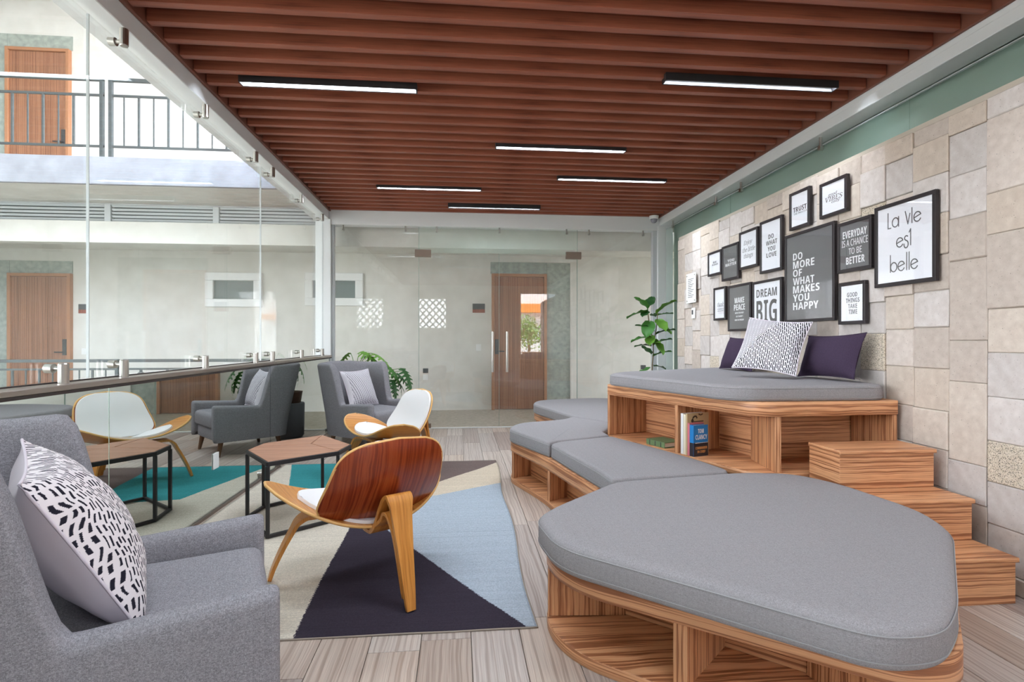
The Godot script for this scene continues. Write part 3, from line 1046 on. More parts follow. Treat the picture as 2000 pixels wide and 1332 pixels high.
# ---------------------------------------------------------------- benches
func cushion(called: String, label: String, pts: Array, y0: float, th: float, k := 1.0) -> void:
	var o := resample(rounded(pts, 7), 0.05)
	var c := Vector2.ZERO
	for p in o: c += p
	c /= o.size()
	for i in o.size(): o[i] -= c
	var n := thing(called, label, "seat cushion", Vector3(c.x, y0, c.y), 0.0, "grey cushions on the wooden platform")
	var st := tool()
	var prof := [[0.012, 0.0], [0.006, 0.003], [0.001, 0.012], [0.0, th * 0.35], [0.0, th * 0.62], [0.002 * k, th * 0.78], [0.008 * k, th * 0.89], [0.020 * k, th * 0.96], [0.036 * k, th * 0.99], [0.06 * k, th]]
	prism(st, o, prof, true, true)
	put("cover", done(st), M.cushion_fabric, n)
	for a in [[0.001, th * 0.80], [0.0, th * 0.18]]:
		var s2 := tool()
		var ring := []
		for p in inset(o, a[0]):
			ring.append(Vector3(p.x, a[1], p.y))
		ring.append(ring[0])
		tube(s2, ring, [0.0022], 5)
		put("piping", done(s2), M.cushion_piping, n)

func slab_board(called: String, o: PackedVector2Array, y0: float, y1: float, m: Material, parent: Node) -> void:
	var st := tool()
	prism(st, o, [[0.002, y0], [0.0, y0 + 0.002], [0.0, y1 - 0.002], [0.002, y1]])
	put(called, done(st), m, parent)

func bench(called: String, label: String, pts: Array, core: Array, div: Array, y_top: float, band: float, shelf0: float, shelf1: float) -> Node3D:
	var n := thing(called, label, "platform bench", Vector3.ZERO, 0.0, "wooden seating platform units")
	var o := resample(rounded(pts, 8), 0.06)
	slab_board("top_board", o, y_top - band, y_top, M.zebra, n)
	slab_board("base_board", inset(o, 0.002), shelf0, shelf1, M.zebra, n)
	for i in core.size():
		var a: Array = core[i]
		var b: Array = core[(i + 1) % core.size()]
		part_board("back_panel", Vector2(a[0], a[1]), Vector2(b[0], b[1]), shelf1 + 0.001, y_top - band - 0.001, 0.02, M.zebra, n)
	for d in div:
		part_board("divider", Vector2(d[0], d[1]), Vector2(d[2], d[3]), shelf1 + 0.001, y_top - band - 0.001, d[4] if d.size() > 4 else 0.034, M.zebra_up, n)
	return n

func benches() -> void:
	bench("front_bench", "large wooden bench nearest the viewer with open niches", [[0.345, -2.36, 0.20], [0.40, -2.02, 0.30], [1.20, -1.36, 0.30], [1.36, -1.36, 0.22], [2.06, -2.14, 0.12], [1.98, -2.60, 0.1], [1.86, -2.94, 0.1], [1.60, -2.94, 0.05], [0.80, -2.86, 0.08]],
		[[0.70, -2.28], [1.21, -1.81], [1.56, -2.12], [1.62, -2.70], [1.0, -2.75]],
		[[0.375, -2.30, 0.70, -2.275], [0.735, -1.775, 0.985, -2.01, 0.05], [1.335, -1.415, 1.22, -1.80, 0.05], [2.0, -2.12, 1.57, -2.13], [0.79, -2.80, 1.0, -2.75]], 0.35, 0.085, 0.0, 0.045)
	bench("middle_bench", "wooden bench with niches between the front bench and the far bench", [[0.425, -4.68, 0.12], [0.62, -4.05, 0.2], [0.80, -3.10, 0.1], [0.81, -2.90, 0.04], [1.55, -2.99, 0.05], [1.165, -4.33, 0.02], [1.18, -4.42, 0.02], [1.33, -4.68, 0.04], [1.37, -4.86, 0.03], [1.10, -5.34, 0.05], [0.98, -5.16, 0.1], [0.52, -4.98, 0.16]],
		[[0.62, -4.72], [0.80, -4.05], [0.98, -3.2], [1.15, -3.2], [1.05, -4.3], [1.02, -4.95]],
		[[0.455, -4.63, 0.62, -4.71], [0.645, -3.93, 0.80, -4.03, 0.03], [0.80, -3.15, 0.98, -3.2]], 0.35, 0.085, 0.0, 0.045)
	bench("far_bench", "wooden bench at the far end in front of the glass doors", [[0.88, -6.52, 0.15], [1.105, -5.40, 0.05], [1.15, -5.345, 0.03], [1.40, -4.90, 0.03], [2.10, -5.28, 0.05], [2.10, -7.0, 0.2], [1.75, -7.12, 0.3], [1.0, -6.92, 0.2]],
		[[1.08, -6.5], [1.25, -5.6], [2.0, -5.7], [2.0, -6.7], [1.3, -6.7]],
		[[0.92, -6.48, 1.08, -6.5], [1.05, -5.75, 1.22, -5.8]], 0.35, 0.085, 0.0, 0.045)
	# the raised platform
	var up := bench("raised_platform", "tall wooden platform against the stone wall with book niches", [[1.195, -4.37, 0.03], [1.60, -3.24, 0.10], [1.70, -2.985, 0.28], [2.595, -3.02, 0.02], [2.595, -5.30, 0.03], [1.36, -4.62, 0.1]],
		[[1.567, -4.49], [1.978, -3.36], [2.57, -3.40], [2.57, -5.20], [1.62, -4.66]],
		[[1.21, -4.37, 1.567, -4.495, 0.03], [1.47, -3.615, 1.83, -3.745, 0.032], [1.83, -3.005, 1.88, -3.36, 0.035], [2.575, -3.03, 2.575, -3.38, 0.03]], 0.848, 0.082, 0.40, 0.44)
	var plinth := rounded([[1.56, -4.45, 0.0], [1.98, -3.4, 0.0], [2.57, -3.43, 0.0], [2.57, -5.18, 0.0], [1.62, -4.66, 0.0]])
	slab_board("plinth", plinth, 0.0, 0.399, M.zebra_up, up)
	# cushions
	cushion("front_cushion", "large grey cushion on the bench nearest the viewer", [[0.32, -2.30, 0.18], [0.36, -1.98, 0.12], [0.96, -1.40, 0.15], [1.07, -1.30, 0.12], [1.24, -1.30, 0.14], [1.40, -1.42, 0.12], [1.93, -1.98, 0.18], [2.02, -2.22, 0.12], [1.98, -2.70, 0.16], [1.86, -2.93, 0.12], [1.58, -2.975, 0.1], [0.82, -2.85, 0.10], [0.42, -2.44, 0.12]], 0.352, 0.112)
	cushion("near_middle_cushion", "grey cushion along the books, behind the large front cushion", [[0.66, -3.93, 0.03], [0.80, -3.10, 0.05], [0.815, -2.885, 0.03], [1.55, -3.005, 0.06], [1.50, -3.28, 0.1], [1.40, -3.62, 0.1], [1.185, -4.20, 0.03], [0.75, -4.02, 0.02]], 0.352, 0.108, 0.45)
	cushion("far_middle_cushion", "grey cushion with a rounded nose before the tall platform", [[0.41, -4.63, 0.12], [0.653, -3.945, 0.02], [0.745, -4.03, 0.02], [1.18, -4.22, 0.02], [1.175, -4.40, 0.02], [1.33, -4.67, 0.04], [1.36, -4.87, 0.02], [1.11, -5.31, 0.03], [0.98, -5.12, 0.08], [0.52, -4.93, 0.16]], 0.352, 0.112, 0.5)
	cushion("far_cushion", "grey cushion on the far bench by the glass doors", [[0.86, -6.46, 0.15], [1.11, -5.36, 0.03], [1.385, -4.885, 0.02], [2.08, -5.28, 0.05], [2.08, -6.9, 0.2], [1.72, -7.02, 0.3], [0.99, -6.82, 0.18]], 0.352, 0.112, 0.6)
	cushion("top_cushion", "grey cushion on the tall platform under the framed prints", [[1.18, -4.28, 0.08], [1.42, -3.55, 0.1], [1.56, -3.03, 0.22], [2.52, -3.02, 0.14], [2.57, -3.2, 0.08], [2.57, -5.22, 0.05], [1.36, -4.56, 0.14]], 0.85, 0.092)

func steps() -> void:
	var n := thing("wooden_steps", "three wooden steps between the front bench and the stone wall", "steps", Vector3(2.54, 0, -2.27))
	var spec := [[-0.47, 0.0, 0.213, 0.0, -0.72], [-0.47, 0.213, 0.418, -0.215, -0.72], [-0.55, 0.418, 0.623, -0.435, -0.70]]
	for s in spec:
		var o := part_box("riser_block", Vector3(s[0] + 0.005, s[1], s[3] - 0.012), Vector3(-0.006, s[2] - 0.022, s[4]), M.zebra, n, 0.002)
		put("tread", boxm(Vector3(-s[0] + 0.004, 0.022, s[3] - s[4]), 0.003), M.zebra, o, Transform3D(Basis(), Vector3(s[0] / 2, s[2] - 0.011, (s[3] + s[4]) / 2) - o.position))

func rug() -> void:
	var n := thing("area_rug", "flat woven rug with cream, black, pale blue, teal and brown fields", "rug", Vector3(-1.67, 0, -5.5))
	var st := tool()
	var nx := 40
	var nz := 64
	var wv := noise(5, 0.9, 2)
	var f := func(i: int, j: int):
		var x := 2.04 * i / nx
		var z := 3.22 * j / nz
		var edge := smoothstep(1.2, 2.0, x) * smoothstep(0.0, 0.3, z) * smoothstep(3.22, 2.9, z)
		var y := 0.005 + 0.006 * edge * (0.5 + 0.5 * sin(z * 7.0 + x * 1.5)) + 0.002 * (wv.get_noise_2d(x * 2, z * 2) + 0.5)
		var xx := x + 0.012 * sin(z * 4.0) * (x / 2.04) + (z / 3.22) * -0.045 * (x / 2.04)
		return Vector3(xx, y, z)
	st.set_smooth_group(1)
	for i in nx:
		for j in nz:
			var p := [f.call(i, j), f.call(i, j + 1), f.call(i + 1, j + 1), f.call(i + 1, j)]
			var t := [Vector2(float(i) / nx, float(j) / nz), Vector2(float(i) / nx, float(j + 1) / nz), Vector2(float(i + 1) / nx, float(j + 1) / nz), Vector2(float(i + 1) / nx, float(j) / nz)]
			triuv(st, [p[0], p[1], p[2]], [t[0], t[1], t[2]])
			triuv(st, [p[0], p[2], p[3]], [t[0], t[2], t[3]])
	put("woven_field", done(st), M.rug, n)
	var s2 := tool()
	var ring := []
	for i in nx + 1: ring.append(f.call(i, 0))
	for j in nz: ring.append(f.call(nx, j + 1))
	for i in nx: ring.append(f.call(nx - 1 - i, nz))
	for j in nz: ring.append(f.call(0, nz - 1 - j))
	for k in ring.size(): ring[k].y -= 0.002
	tube(s2, ring, [0.004], 5)
	var mm := mat("rug_hem", c8(150, 138, 126), 0.95)
	put("hem", done(s2), mm, n)

# ---------------------------------------------------------------- chairs
func shell_chair(label: String, at: Vector3, turn: float) -> void:
	var n := thing("shell_chair", label, "chair", at, turn, "bent plywood shell chairs")
	# local: +z is forward, rear foot at the origin's back
	var seat_f := func(u, v):
		var s: float = u * 2 - 1
		var a: float = absf(s)
		var half: float = 0.235 * pow(max(0.0, 1.0 - pow(a, 3.2)), 0.5)
		var zc: float = 0.12 + 0.06 * a * a
		var z: float = zc + (v * 2 - 1) * half
		var y: float = 0.335 + 0.165 * pow(a, 1.9) + 0.14 * (z - 0.05) * (1.0 - a * 0.4) + 0.25 * max(0.0, (z - 0.12)) * 0.2
		return Vector3(s * 0.475 * (1.0 - 0.05 * a), y, z)
	var st := tool()
	sheet(st, seat_f, 48, 12, 0.014)
	put("seat_shell", done(st), M.oak, n)
	var pad_f := func(u, v):
		var s: float = (u * 2 - 1) * 0.70
		var q: float = 1.0 - 0.06
		var p: Vector3 = seat_f.call((s + 1) / 2, 0.5 + (v - 0.5) * q * sqrt(max(0.0, 1.0 - pow(absf(u * 2 - 1), 2.6))))
		return p
	st = tool()
	sheet(st, pad_f, 28, 12, 0.016, 0.016)
	put("seat_pad", done(st), M.white_leather, n)
	# back: broad rounded shield, curved round the sitter and leaning back
	var back_f := func(u, v):
		var s: float = u * 2 - 1
		var t: float = v
		var a: float = absf(s)
		# outline half width along the height
		var q: float = t * 2 - 1
		var round_ends: float = pow(max(0.0, 1.0 - pow(absf(q), 4.5)), 0.42)
		var halfw: float = lerpf(0.33, 0.25, t) * round_ends
		var x: float = s * halfw
		var drop: float = 0.0
		var y: float = 0.345 + t * 0.40 + drop
		var z: float = -0.115 - t * 0.20 + 0.75 * x * x + 0.05 * q * q
		return Vector3(x, y, z)
	st = tool()
	sheet(st, func(u, v): return back_f.call(1.0 - u, v), 20, 28, 0.013)
	put("back_shell", done(st), M.rosewood, n)
	st = tool()
	var bp := func(u, v): return back_f.call(0.5 + (0.5 - u) * 0.97, 0.012 + v * 0.976)
	sheet(st, bp, 20, 28, 0.016, 0.016)
	put("back_pad", done(st), M.white_leather, n)
	# light edge of the back shell
	st = tool()
	var loop := []
	for k in 29: loop.append(back_f.call(0.0, k / 28.0))
	for k in 29: loop.append(back_f.call(1.0, 1.0 - k / 28.0))
	loop.append(loop[0])
	tube(st, loop, [0.0075], 6)
	put("back_edge", done(st), M.ply_edge, n)
	st = tool()
	loop = []
	for k in 49: loop.append(seat_f.call(k / 48.0, 0.0))
	for k in 49: loop.append(seat_f.call(1.0 - k / 48.0, 1.0))
	loop.append(loop[0])
	tube(st, loop, [0.0078], 6)
	put("seat_edge", done(st), M.ply_edge, n)
	# rear leg: strip from under the seat, up behind the back and down to a single foot
	var path := smooth_path([Vector3(0, 0.315, 0.20), Vector3(0, 0.305, 0.06), Vector3(0, 0.285, -0.06), Vector3(0, 0.31, -0.125), Vector3(0, 0.41, -0.185), Vector3(0, 0.475, -0.235), Vector3(0, 0.47, -0.275), Vector3(0, 0.38, -0.295), Vector3(0, 0.2, -0.335), Vector3(0, 0.002, -0.375)], 6)
	var wd := []
	for k in path.size():
		var t := float(k) / (path.size() - 1)
		wd.append(lerpf(0.13, 0.12, t) if t < 0.68 else lerpf(0.12, 0.042, (t - 0.68) / 0.32))
	st = tool()
	ribbon(st, path, Vector3.RIGHT, wd, 0.017)
	put("leg", done(st), M.oak, n).set_meta("label", "bent strip rear leg")
	path = smooth_path([Vector3(0, 0.30, -0.09), Vector3(0, 0.36, -0.19), Vector3(0, 0.405, -0.23), Vector3(0, 0.37, -0.268), Vector3(0, 0.25, -0.303), Vector3(0, 0.05, -0.345)], 6)
	wd = []
	for k in path.size():
		var t := float(k) / (path.size() - 1)
		wd.append(lerpf(0.125, 0.05, clampf((t - 0.45) / 0.55, 0, 1)))
	st = tool()
	ribbon(st, path, Vector3.RIGHT, wd, 0.015)
	put("leg_brace", done(st), M.oak, n)
	# front legs
	for s in [-1.0, 1.0]:
		path = smooth_path([Vector3(0.03 * s, 0.322, 0.17), Vector3(0.20 * s, 0.33, 0.20), Vector3(0.275 * s, 0.315, 0.225), Vector3(0.315 * s, 0.24, 0.26), Vector3(0.365 * s, 0.10, 0.315), Vector3(0.39 * s, 0.002, 0.345)], 6)
		wd = []
		for k in path.size():
			var t := float(k) / (path.size() - 1)
			wd.append(0.12 if t < 0.4 else lerpf(0.12, 0.036, (t - 0.4) / 0.6))
		st = tool()
		ribbon(st, path, Vector3(-0.25 * s, 0, 1).normalized(), wd, 0.018)
		put("leg", done(st), M.oak, n)

func shell_chairs() -> void:
	shell_chair("shell chair seen from behind with reddish wood back on the black rug field", Vector3(-0.420, 0.010, -2.768), atan2(-0.56, -0.83))
	shell_chair("shell chair with white leather facing the side table, in front of the grey armchair", Vector3(-0.55, 0.010, -4.98), atan2(-0.82, 0.57))

func side_table() -> void:
	var v := [Vector2(-1.408, -3.837), Vector2(-1.148, -3.45), Vector2(-0.797, -3.743), Vector2(-0.762, -3.976), Vector2(-1.05, -4.385), Vector2(-1.384, -4.075)]
	var c := Vector2(-1.09, -3.91)
	for k in 6: v[k] -= c
	var n := thing("side_table", "six sided side table with wooden top on a black steel frame", "table", Vector3(c.x, 0.010, c.y))
	var h := 0.462
	var j := Vector2(-1.045, -4.03) - c
	var left: Vector2 = v[0].lerp(v[5], 0.35)
	var polys := [[v[0], v[1], v[2], j, left], [v[2], v[3], v[4], j], [v[4], v[5], left, j]]
	for p in polys:
		var arr := []
		var cen := Vector2.ZERO
		for q in p: cen += q
		cen /= p.size()
		for q in p:
			var d: Vector2 = cen - q
			var dd := d.normalized() * 0.005
			arr.append([q.x + dd.x, q.y + dd.y, 0.0])
		var st := tool()
		prism(st, rounded(arr), [[0.0, h - 0.014], [0.0, h - 0.002], [0.002, h]], false)
		put("top_panel", done(st), M.table_wood, n)
	var st := tool()
	for k in 6:
		var a: Vector2 = v[k]
		var b: Vector2 = v[(k + 1) % 6]
		board(st, a, b, h - 0.03, h - 0.003, 0.016)
	for a in [v[2], v[4], left]:
		board(st, j, a, h - 0.03, h - 0.006, 0.010)
	put("top_frame", done(st), M.black_metal, n)
	for k in 6:
		var s2 := tool()
		bar(s2, Vector3(v[k].x, 0, v[k].y), Vector3(v[k].x, h - 0.03, v[k].y), 0.02, 0.02)
		put("leg", done(s2), M.black_metal, n)
		var b: Vector2 = v[(k + 1) % 6]
		part_board("foot_rail", v[k], b, 0.0, 0.02, 0.02, M.black_metal, n)

func pillow(parent: Node, w: float, h: float, t: float, front: Material, back: Material, xf: Transform3D) -> void:
	var nn := 18
	var f := func(i: int, j: int, s: float):
		var u := 2.0 * i / nn - 1
		var v := 2.0 * j / nn - 1
		var k: float = pow(max(0.0, (1 - pow(absf(u), 2.4)) * (1 - pow(absf(v), 2.4))), 0.55)
		var wr := 1.0 + 0.05 * sin(u * 9.0 + v * 4.0) * k
		return Vector3(w / 2 * u * (1 - 0.09 * (1 - v * v)), h / 2 * v * (1 - 0.09 * (1 - u * u)), s * t / 2 * k * wr)
	for s in [1.0, -1.0]:
		var st := tool()
		st.set_smooth_group(1)
		for i in nn:
			for j in nn:
				var p := [f.call(i, j, s), f.call(i + 1, j, s), f.call(i + 1, j + 1, s), f.call(i, j + 1, s)]
				var uv := [Vector2(float(i) / nn, 1.0 - float(j) / nn), Vector2(float(i + 1) / nn, 1.0 - float(j) / nn), Vector2(float(i + 1) / nn, 1.0 - float(j + 1) / nn), Vector2(float(i) / nn, 1.0 - float(j + 1) / nn)]
				if s < 0:
					p.reverse()
					uv.reverse()
				triuv(st, [p[0], p[1], p[2]], [uv[0], uv[1], uv[2]])
				triuv(st, [p[0], p[2], p[3]], [uv[0], uv[2], uv[3]])
		put("front_cover" if s > 0 else "back_cover", done(st), front if s > 0 else back, parent, xf)
	var s2 := tool()
	var ring := []
	for i in nn: ring.append(f.call(i, 0, 1))
	for j in nn: ring.append(f.call(nn, j, 1))
	for i in nn: ring.append(f.call(nn - i, nn, 1))
	for j in nn + 1: ring.append(f.call(0, nn - j, 1))
	tube(s2, ring, [0.004], 6)
	put("piping", done(s2), back, parent, xf)

func armchair_mesh() -> ArrayMesh:
	# continuous upholstered shell: arm, wing, back, wing, arm
	var plan := [[0.345, 0.375], [0.345, 0.25], [0.345, 0.12], [0.345, 0.0], [0.345, -0.09], [0.343, -0.17], [0.337, -0.24], [0.318, -0.305], [0.275, -0.345], [0.21, -0.365], [0.10, -0.375], [0.0, -0.377]]
	var pts := []
	for p in plan: pts.append(Vector2(p[0], p[1]))
	for k in range(plan.size() - 2, -1, -1): pts.append(Vector2(-plan[k][0], plan[k][1]))
	# finer
	var c := Curve2D.new()
	for i in pts.size():
		var d: Vector2 = (pts[min(i + 1, pts.size() - 1)] - pts[max(i - 1, 0)]) * 0.18
		c.add_point(pts[i], -d, d)
	var fine := []
	for i in pts.size() - 1:
		for k in 4: fine.append(c.sample(i, k / 4.0))
	fine.append(pts[-1])
	var half := 0.042
	var rows := []
	for i in fine.size():
		var p: Vector2 = fine[i]
		var d: Vector2 = (fine[min(i + 1, fine.size() - 1)] - fine[max(i - 1, 0)]).normalized()
		var o := Vector2(-d.y, d.x)      # outward: path runs from +x arm round the back
		if o.dot(p - Vector2(0, 0.1)) < 0: o = -o
		var z := p.y
		var rise: float = smoothstep(-0.04, -0.20, z)
		var top: float = 0.545 - 0.07 * clampf(0.375 - z, 0.0, 0.42) + 0.455 * pow(rise, 1.05)
		top -= 0.03 * smoothstep(0.10, 0.34, absf(p.x)) * smoothstep(-0.1, -0.3, z) * 0.6
		var lean_z: float = -0.12 * smoothstep(-0.16, -0.34, z)
		var flare: float = 0.035 * rise
		var ring := []
		var prof := []
		var y0 := 0.155
		for k in 8:
			var y := lerpf(y0, top - half, k / 7.0)
			prof.append([half + (-0.012 if k == 0 else 0.0), y])
		for k in range(1, 7):
			var an := PI * k / 7.0
			prof.append([half * cos(an), top - half + half * 0.85 * sin(an)])
		for k in range(7, -1, -1):
			var y := lerpf(0.20, top - half, k / 7.0)
			prof.append([-half, y])
		for q in prof:
			var hh: float = clampf((q[1] - 0.30) / 0.65, 0.0, 1.2)
			var pp: Vector2 = p + o * (q[0] + flare * hh)
			# front ends rounded
			ring.append(Vector3(pp.x, q[1], pp.y + lean_z * hh))
		rows.append(ring)
	var st := tool()
	st.set_smooth_group(1)
	for i in rows.size() - 1:
		for k in rows[i].size() - 1:
			quad(st, rows[i][k], rows[i][k + 1], rows[i + 1][k + 1], rows[i + 1][k])
	# rounded front ends
	for e in [0, rows.size() - 1]:
		var r: Array = rows[e]
		var cen := Vector3.ZERO
		for p in r: cen += p
		cen /= r.size()
		var prev := r
		for lev in 3:
			var k: float = [0.97, 0.86, 0.6][lev]
			var fz: float = [0.014, 0.026, 0.032][lev]
			var cur := []
			for p in r:
				cur.append(Vector3(cen.x + (p.x - cen.x) * k, p.y + (cen.y - p.y) * (1 - k) * 0.22, p.z + fz))
			for q in r.size():
				var m := (q + 1) % r.size()
				if e == 0:
					quad(st, prev[q], cur[q], cur[m], prev[m])
				else:
					quad(st, prev[q], prev[m], cur[m], cur[q])
			prev = cur
		for q in prev.size():
			var m := (q + 1) % prev.size()
			var mid := cen + Vector3(0, 0, 0.034)
			if e == 0: tri(st, prev[q], mid, prev[m])
			else: tri(st, prev[q], prev[m], mid)
	return done(st)

func armchair(called_label: String, at: Vector3, turn: float, mesh: ArrayMesh) -> Node3D:
	var n := thing("wing_armchair", called_label, "armchair", at, turn, "grey wing armchairs")
	put("upholstered_shell", mesh, M.chair_fabric, n)
	var o := resample(rounded([[-0.30, 0.365, 0.03], [0.30, 0.365, 0.03], [0.30, -0.34, 0.05], [-0.30, -0.34, 0.05]], 4), 0.06)
	var st := tool()
	prism(st, o, [[0.01, 0.16], [0.0, 0.17], [0.0, 0.285], [0.006, 0.29]])
	put("seat_base", done(st), M.chair_fabric, n)
	o = resample(rounded([[-0.297, 0.40, 0.035], [0.297, 0.40, 0.035], [0.297, -0.32, 0.05], [-0.297, -0.32, 0.05]], 5), 0.05)
	st = tool()
	prism(st, o, [[0.03, 0.293], [0.01, 0.298], [0.0, 0.315], [0.0, 0.40], [0.008, 0.425], [0.025, 0.438], [0.045, 0.444]], true, true)
	put("seat_cushion", done(st), M.chair_fabric, n)
	for sx in [-1.0, 1.0]:
		for sz in [-1.0, 1.0]:
			st = tool()
			var zt: float = 0.31 if sz > 0 else -0.27
			tube(st, [Vector3(0.30 * sx, 0.165, zt), Vector3(0.315 * sx, 0.0, zt + 0.03 * sz)], [0.028, 0.017], 10)
			put("leg", done(st), M.leg_wood, n)
	return n

func armchairs() -> void:
	var mesh := armchair_mesh()
	armchair("grey wing armchair in the foreground with a black and white pillow", Vector3(-0.994, 0.0, -1.723), atan2(0.927, -0.374), mesh)
	armchair("grey wing armchair at the far end in front of the potted philodendron", Vector3(-0.995, 0.0, -6.395), atan2(0.77, 0.64), mesh)
	var p := thing("patterned_pillow", "large white pillow with black broken strokes on the foreground armchair", "pillow", Vector3(-0.994, 0.0, -1.723), atan2(0.927, -0.374), "patterned pillows")
	pillow(p, 0.52, 0.52, 0.23, M.pillow0, M.lilac_fabric, Transform3D(Basis.from_euler(Vector3(-0.50, 0.20, 0.08)), Vector3(0.0, 0.655, -0.095)))
	p = thing("patterned_pillow", "grey and white lattice pillow on the far armchair", "pillow", Vector3(-0.995, 0.0, -6.395), atan2(0.77, 0.64), "patterned pillows")
	pillow(p, 0.44, 0.44, 0.16, M.pillow2, M.lilac_fabric, Transform3D(Basis.from_euler(Vector3(-0.38, 0.05, 0.03)), Vector3(-0.02, 0.66, -0.17)))

func platform_pillows() -> void:
	var y := 0.945
	var p := thing("lumbar_pillow", "dark purple pillow at the right of the patterned one on the top cushion", "pillow", Vector3(2.47, y, -3.46), -PI / 2, "dark purple pillows")
	pillow(p, 0.56, 0.30, 0.14, M.purple_fabric, M.purple_fabric, Transform3D(Basis.from_euler(Vector3(-0.30, 0.0, 0.03)), Vector3(0, 0.155, 0)))
	p = thing("lumbar_pillow", "dark purple pillow half hidden behind the patterned pillow", "pillow", Vector3(2.45, y, -4.60), -PI / 2, "dark purple pillows")
	pillow(p, 0.56, 0.30, 0.14, M.purple_fabric, M.purple_fabric, Transform3D(Basis.from_euler(Vector3(-0.35, 0.0, 0.0)), Vector3(0, 0.145, 0)))
	p = thing("patterned_pillow", "white pillow with black lines leaning on the purple pillows", "pillow", Vector3(2.19, y, -3.68), atan2(-0.72, 0.69), "patterned pillows")
	pillow(p, 0.43, 0.43, 0.15, M.pillow1, M.lilac_fabric, Transform3D(Basis.from_euler(Vector3(-0.55, 0.0, -0.12)), Vector3(0, 0.225, 0)))

func books() -> void:
	var n3 := Vector3(0.339, 0, 0.941)
	var r3 := Vector3(0.941, 0, -0.339)
	var bas := Basis(r3, Vector3.UP, n3)
	var spine0 := Vector3(1.49, 0.441, -3.585)      # beside the divider, at the niche's mouth
	var specs := [
		["tall white book standing next to the niche divider", 0.024, 0.272, 0.19, c8(226, 224, 222)],
		["tall cream book behind the beige one in the niche", 0.022, 0.268, 0.19, c8(226, 212, 186)],
		["tall beige book with a dark portrait on its cover", 0.012, 0.275, 0.19, c8(196, 170, 130)],
		["short pink book behind the blue paperback", 0.020, 0.215, 0.125, c8(206, 116, 124)],
		["blue and black paperback thriller at the front of the row", 0.036, 0.205, 0.125, c8(24, 122, 190)]]
	var off := 0.0
	for k in specs.size():
		var s: Array = specs[k]
		var b := thing("book", s[0], "book", spine0 + n3 * (off + s[1] / 2), 0.0, "books standing in the niche")
		b.transform.basis = bas
		off += s[1] + 0.0015
		var m := mat("book%d" % k, s[4], 0.45)
		var pg := mat("pages", c8(232, 226, 212), 0.9)
		put("pages", boxm(Vector3(s[3] - 0.008, s[2] - 0.008, s[1] - 0.006), 0.001), pg, b, Transform3D(Basis(), Vector3(s[3] / 2, s[2] / 2, 0)))
		put("cover", boxm(Vector3(s[3], s[2], 0.002), 0.0005), m, b, Transform3D(Basis(), Vector3(s[3] / 2, s[2] / 2, s[1] / 2 - 0.001)))
		put("cover", boxm(Vector3(s[3], s[2], 0.002), 0.0005), m, b, Transform3D(Basis(), Vector3(s[3] / 2, s[2] / 2, -s[1] / 2 + 0.001)))
		put("spine", boxm(Vector3(0.003, s[2], s[1]), 0.001), m, b, Transform3D(Basis(), Vector3(0.0015, s[2] / 2, 0)))
		var zf: float = s[1] / 2 + 0.0006
		if k == 2:
			var dk := mat("book_print", c8(70, 52, 40), 0.6)
			var st := tool()
			tube(st, smooth_path([Vector3(0.045, 0.215, zf), Vector3(0.05, 0.245, zf), Vector3(0.075, 0.255, zf), Vector3(0.085, 0.24, zf)], 4), [0.008, 0.013, 0.012, 0.006], 6)
			cbox(st, Vector3(0.10, 0.2195, zf), Vector3(0.085, 0.006, 0.0006), 0.0002)
			tube(st, smooth_path([Vector3(0.10, 0.268, zf), Vector3(0.118, 0.262, zf), Vector3(0.136, 0.268, zf)], 4), [0.004, 0.006, 0.004], 6)
			var q := put("portrait_print", done(st), dk, b)
			q.scale.z = 0.08
			q.position.z = zf * 0.92
		if k == 4:
			put("dark_band", boxm(Vector3(0.125, 0.088, 0.0006), 0.0), mat("book_dark", c8(34, 32, 40), 0.5), b, Transform3D(Basis(), Vector3(0.0625, 0.045, zf)))
			put("spine_band", boxm(Vector3(0.0006, 0.088, 0.034), 0.0), M.book_dark, b, Transform3D(Basis(), Vector3(-0.0002, 0.045, 0)))
			put("pale_band", boxm(Vector3(0.11, 0.004, 0.0006), 0.0), M.plastic_white, b, Transform3D(Basis(), Vector3(0.068, 0.088, zf)))
			text_on(b, "lettering", "TOM", 0.062, 0.166, 0.05, 0.028, M.ink_white, zf)
			text_on(b, "lettering", "CLANCY", 0.066, 0.126, 0.10, 0.03, M.ink_white, zf)
			var gold := mat("gold_print", c8(214, 150, 84), 0.5)
			text_on(b, "lettering", "COMMANDER", 0.066, 0.055, 0.10, 0.017, gold, zf + 0.0006)
			text_on(b, "lettering", "IN CHIEF", 0.066, 0.030, 0.07, 0.016, gold, zf + 0.0006)
	# a green book lying flat in the left niche
	var g := thing("green_book", "worn green book lying flat in the left niche", "book", Vector3(1.415, 0.441, -3.86))
	g.transform.basis = bas
	var gm := mat("green_cover", c8(104, 128, 88), 0.6)
	put("pages", boxm(Vector3(0.155, 0.03, 0.19), 0.002), M.pages, g, Transform3D(Basis(), Vector3(0.085, 0.02, 0)))
	put("cover", boxm(Vector3(0.16, 0.004, 0.2), 0.001), gm, g, Transform3D(Basis(), Vector3(0.08, 0.002, 0)))
	put("cover", boxm(Vector3(0.16, 0.004, 0.2), 0.001), gm, g, Transform3D(Basis(), Vector3(0.08, 0.038, 0)))
	put("spine", boxm(Vector3(0.005, 0.04, 0.2), 0.002), gm, g, Transform3D(Basis(), Vector3(0.0, 0.02, 0)))
	for zz in [-0.06, 0.0, 0.06]:
		put("spine_band", boxm(Vector3(0.006, 0.034, 0.008), 0.001), M.plastic_dark, g, Transform3D(Basis(), Vector3(-0.001, 0.02, zz)))

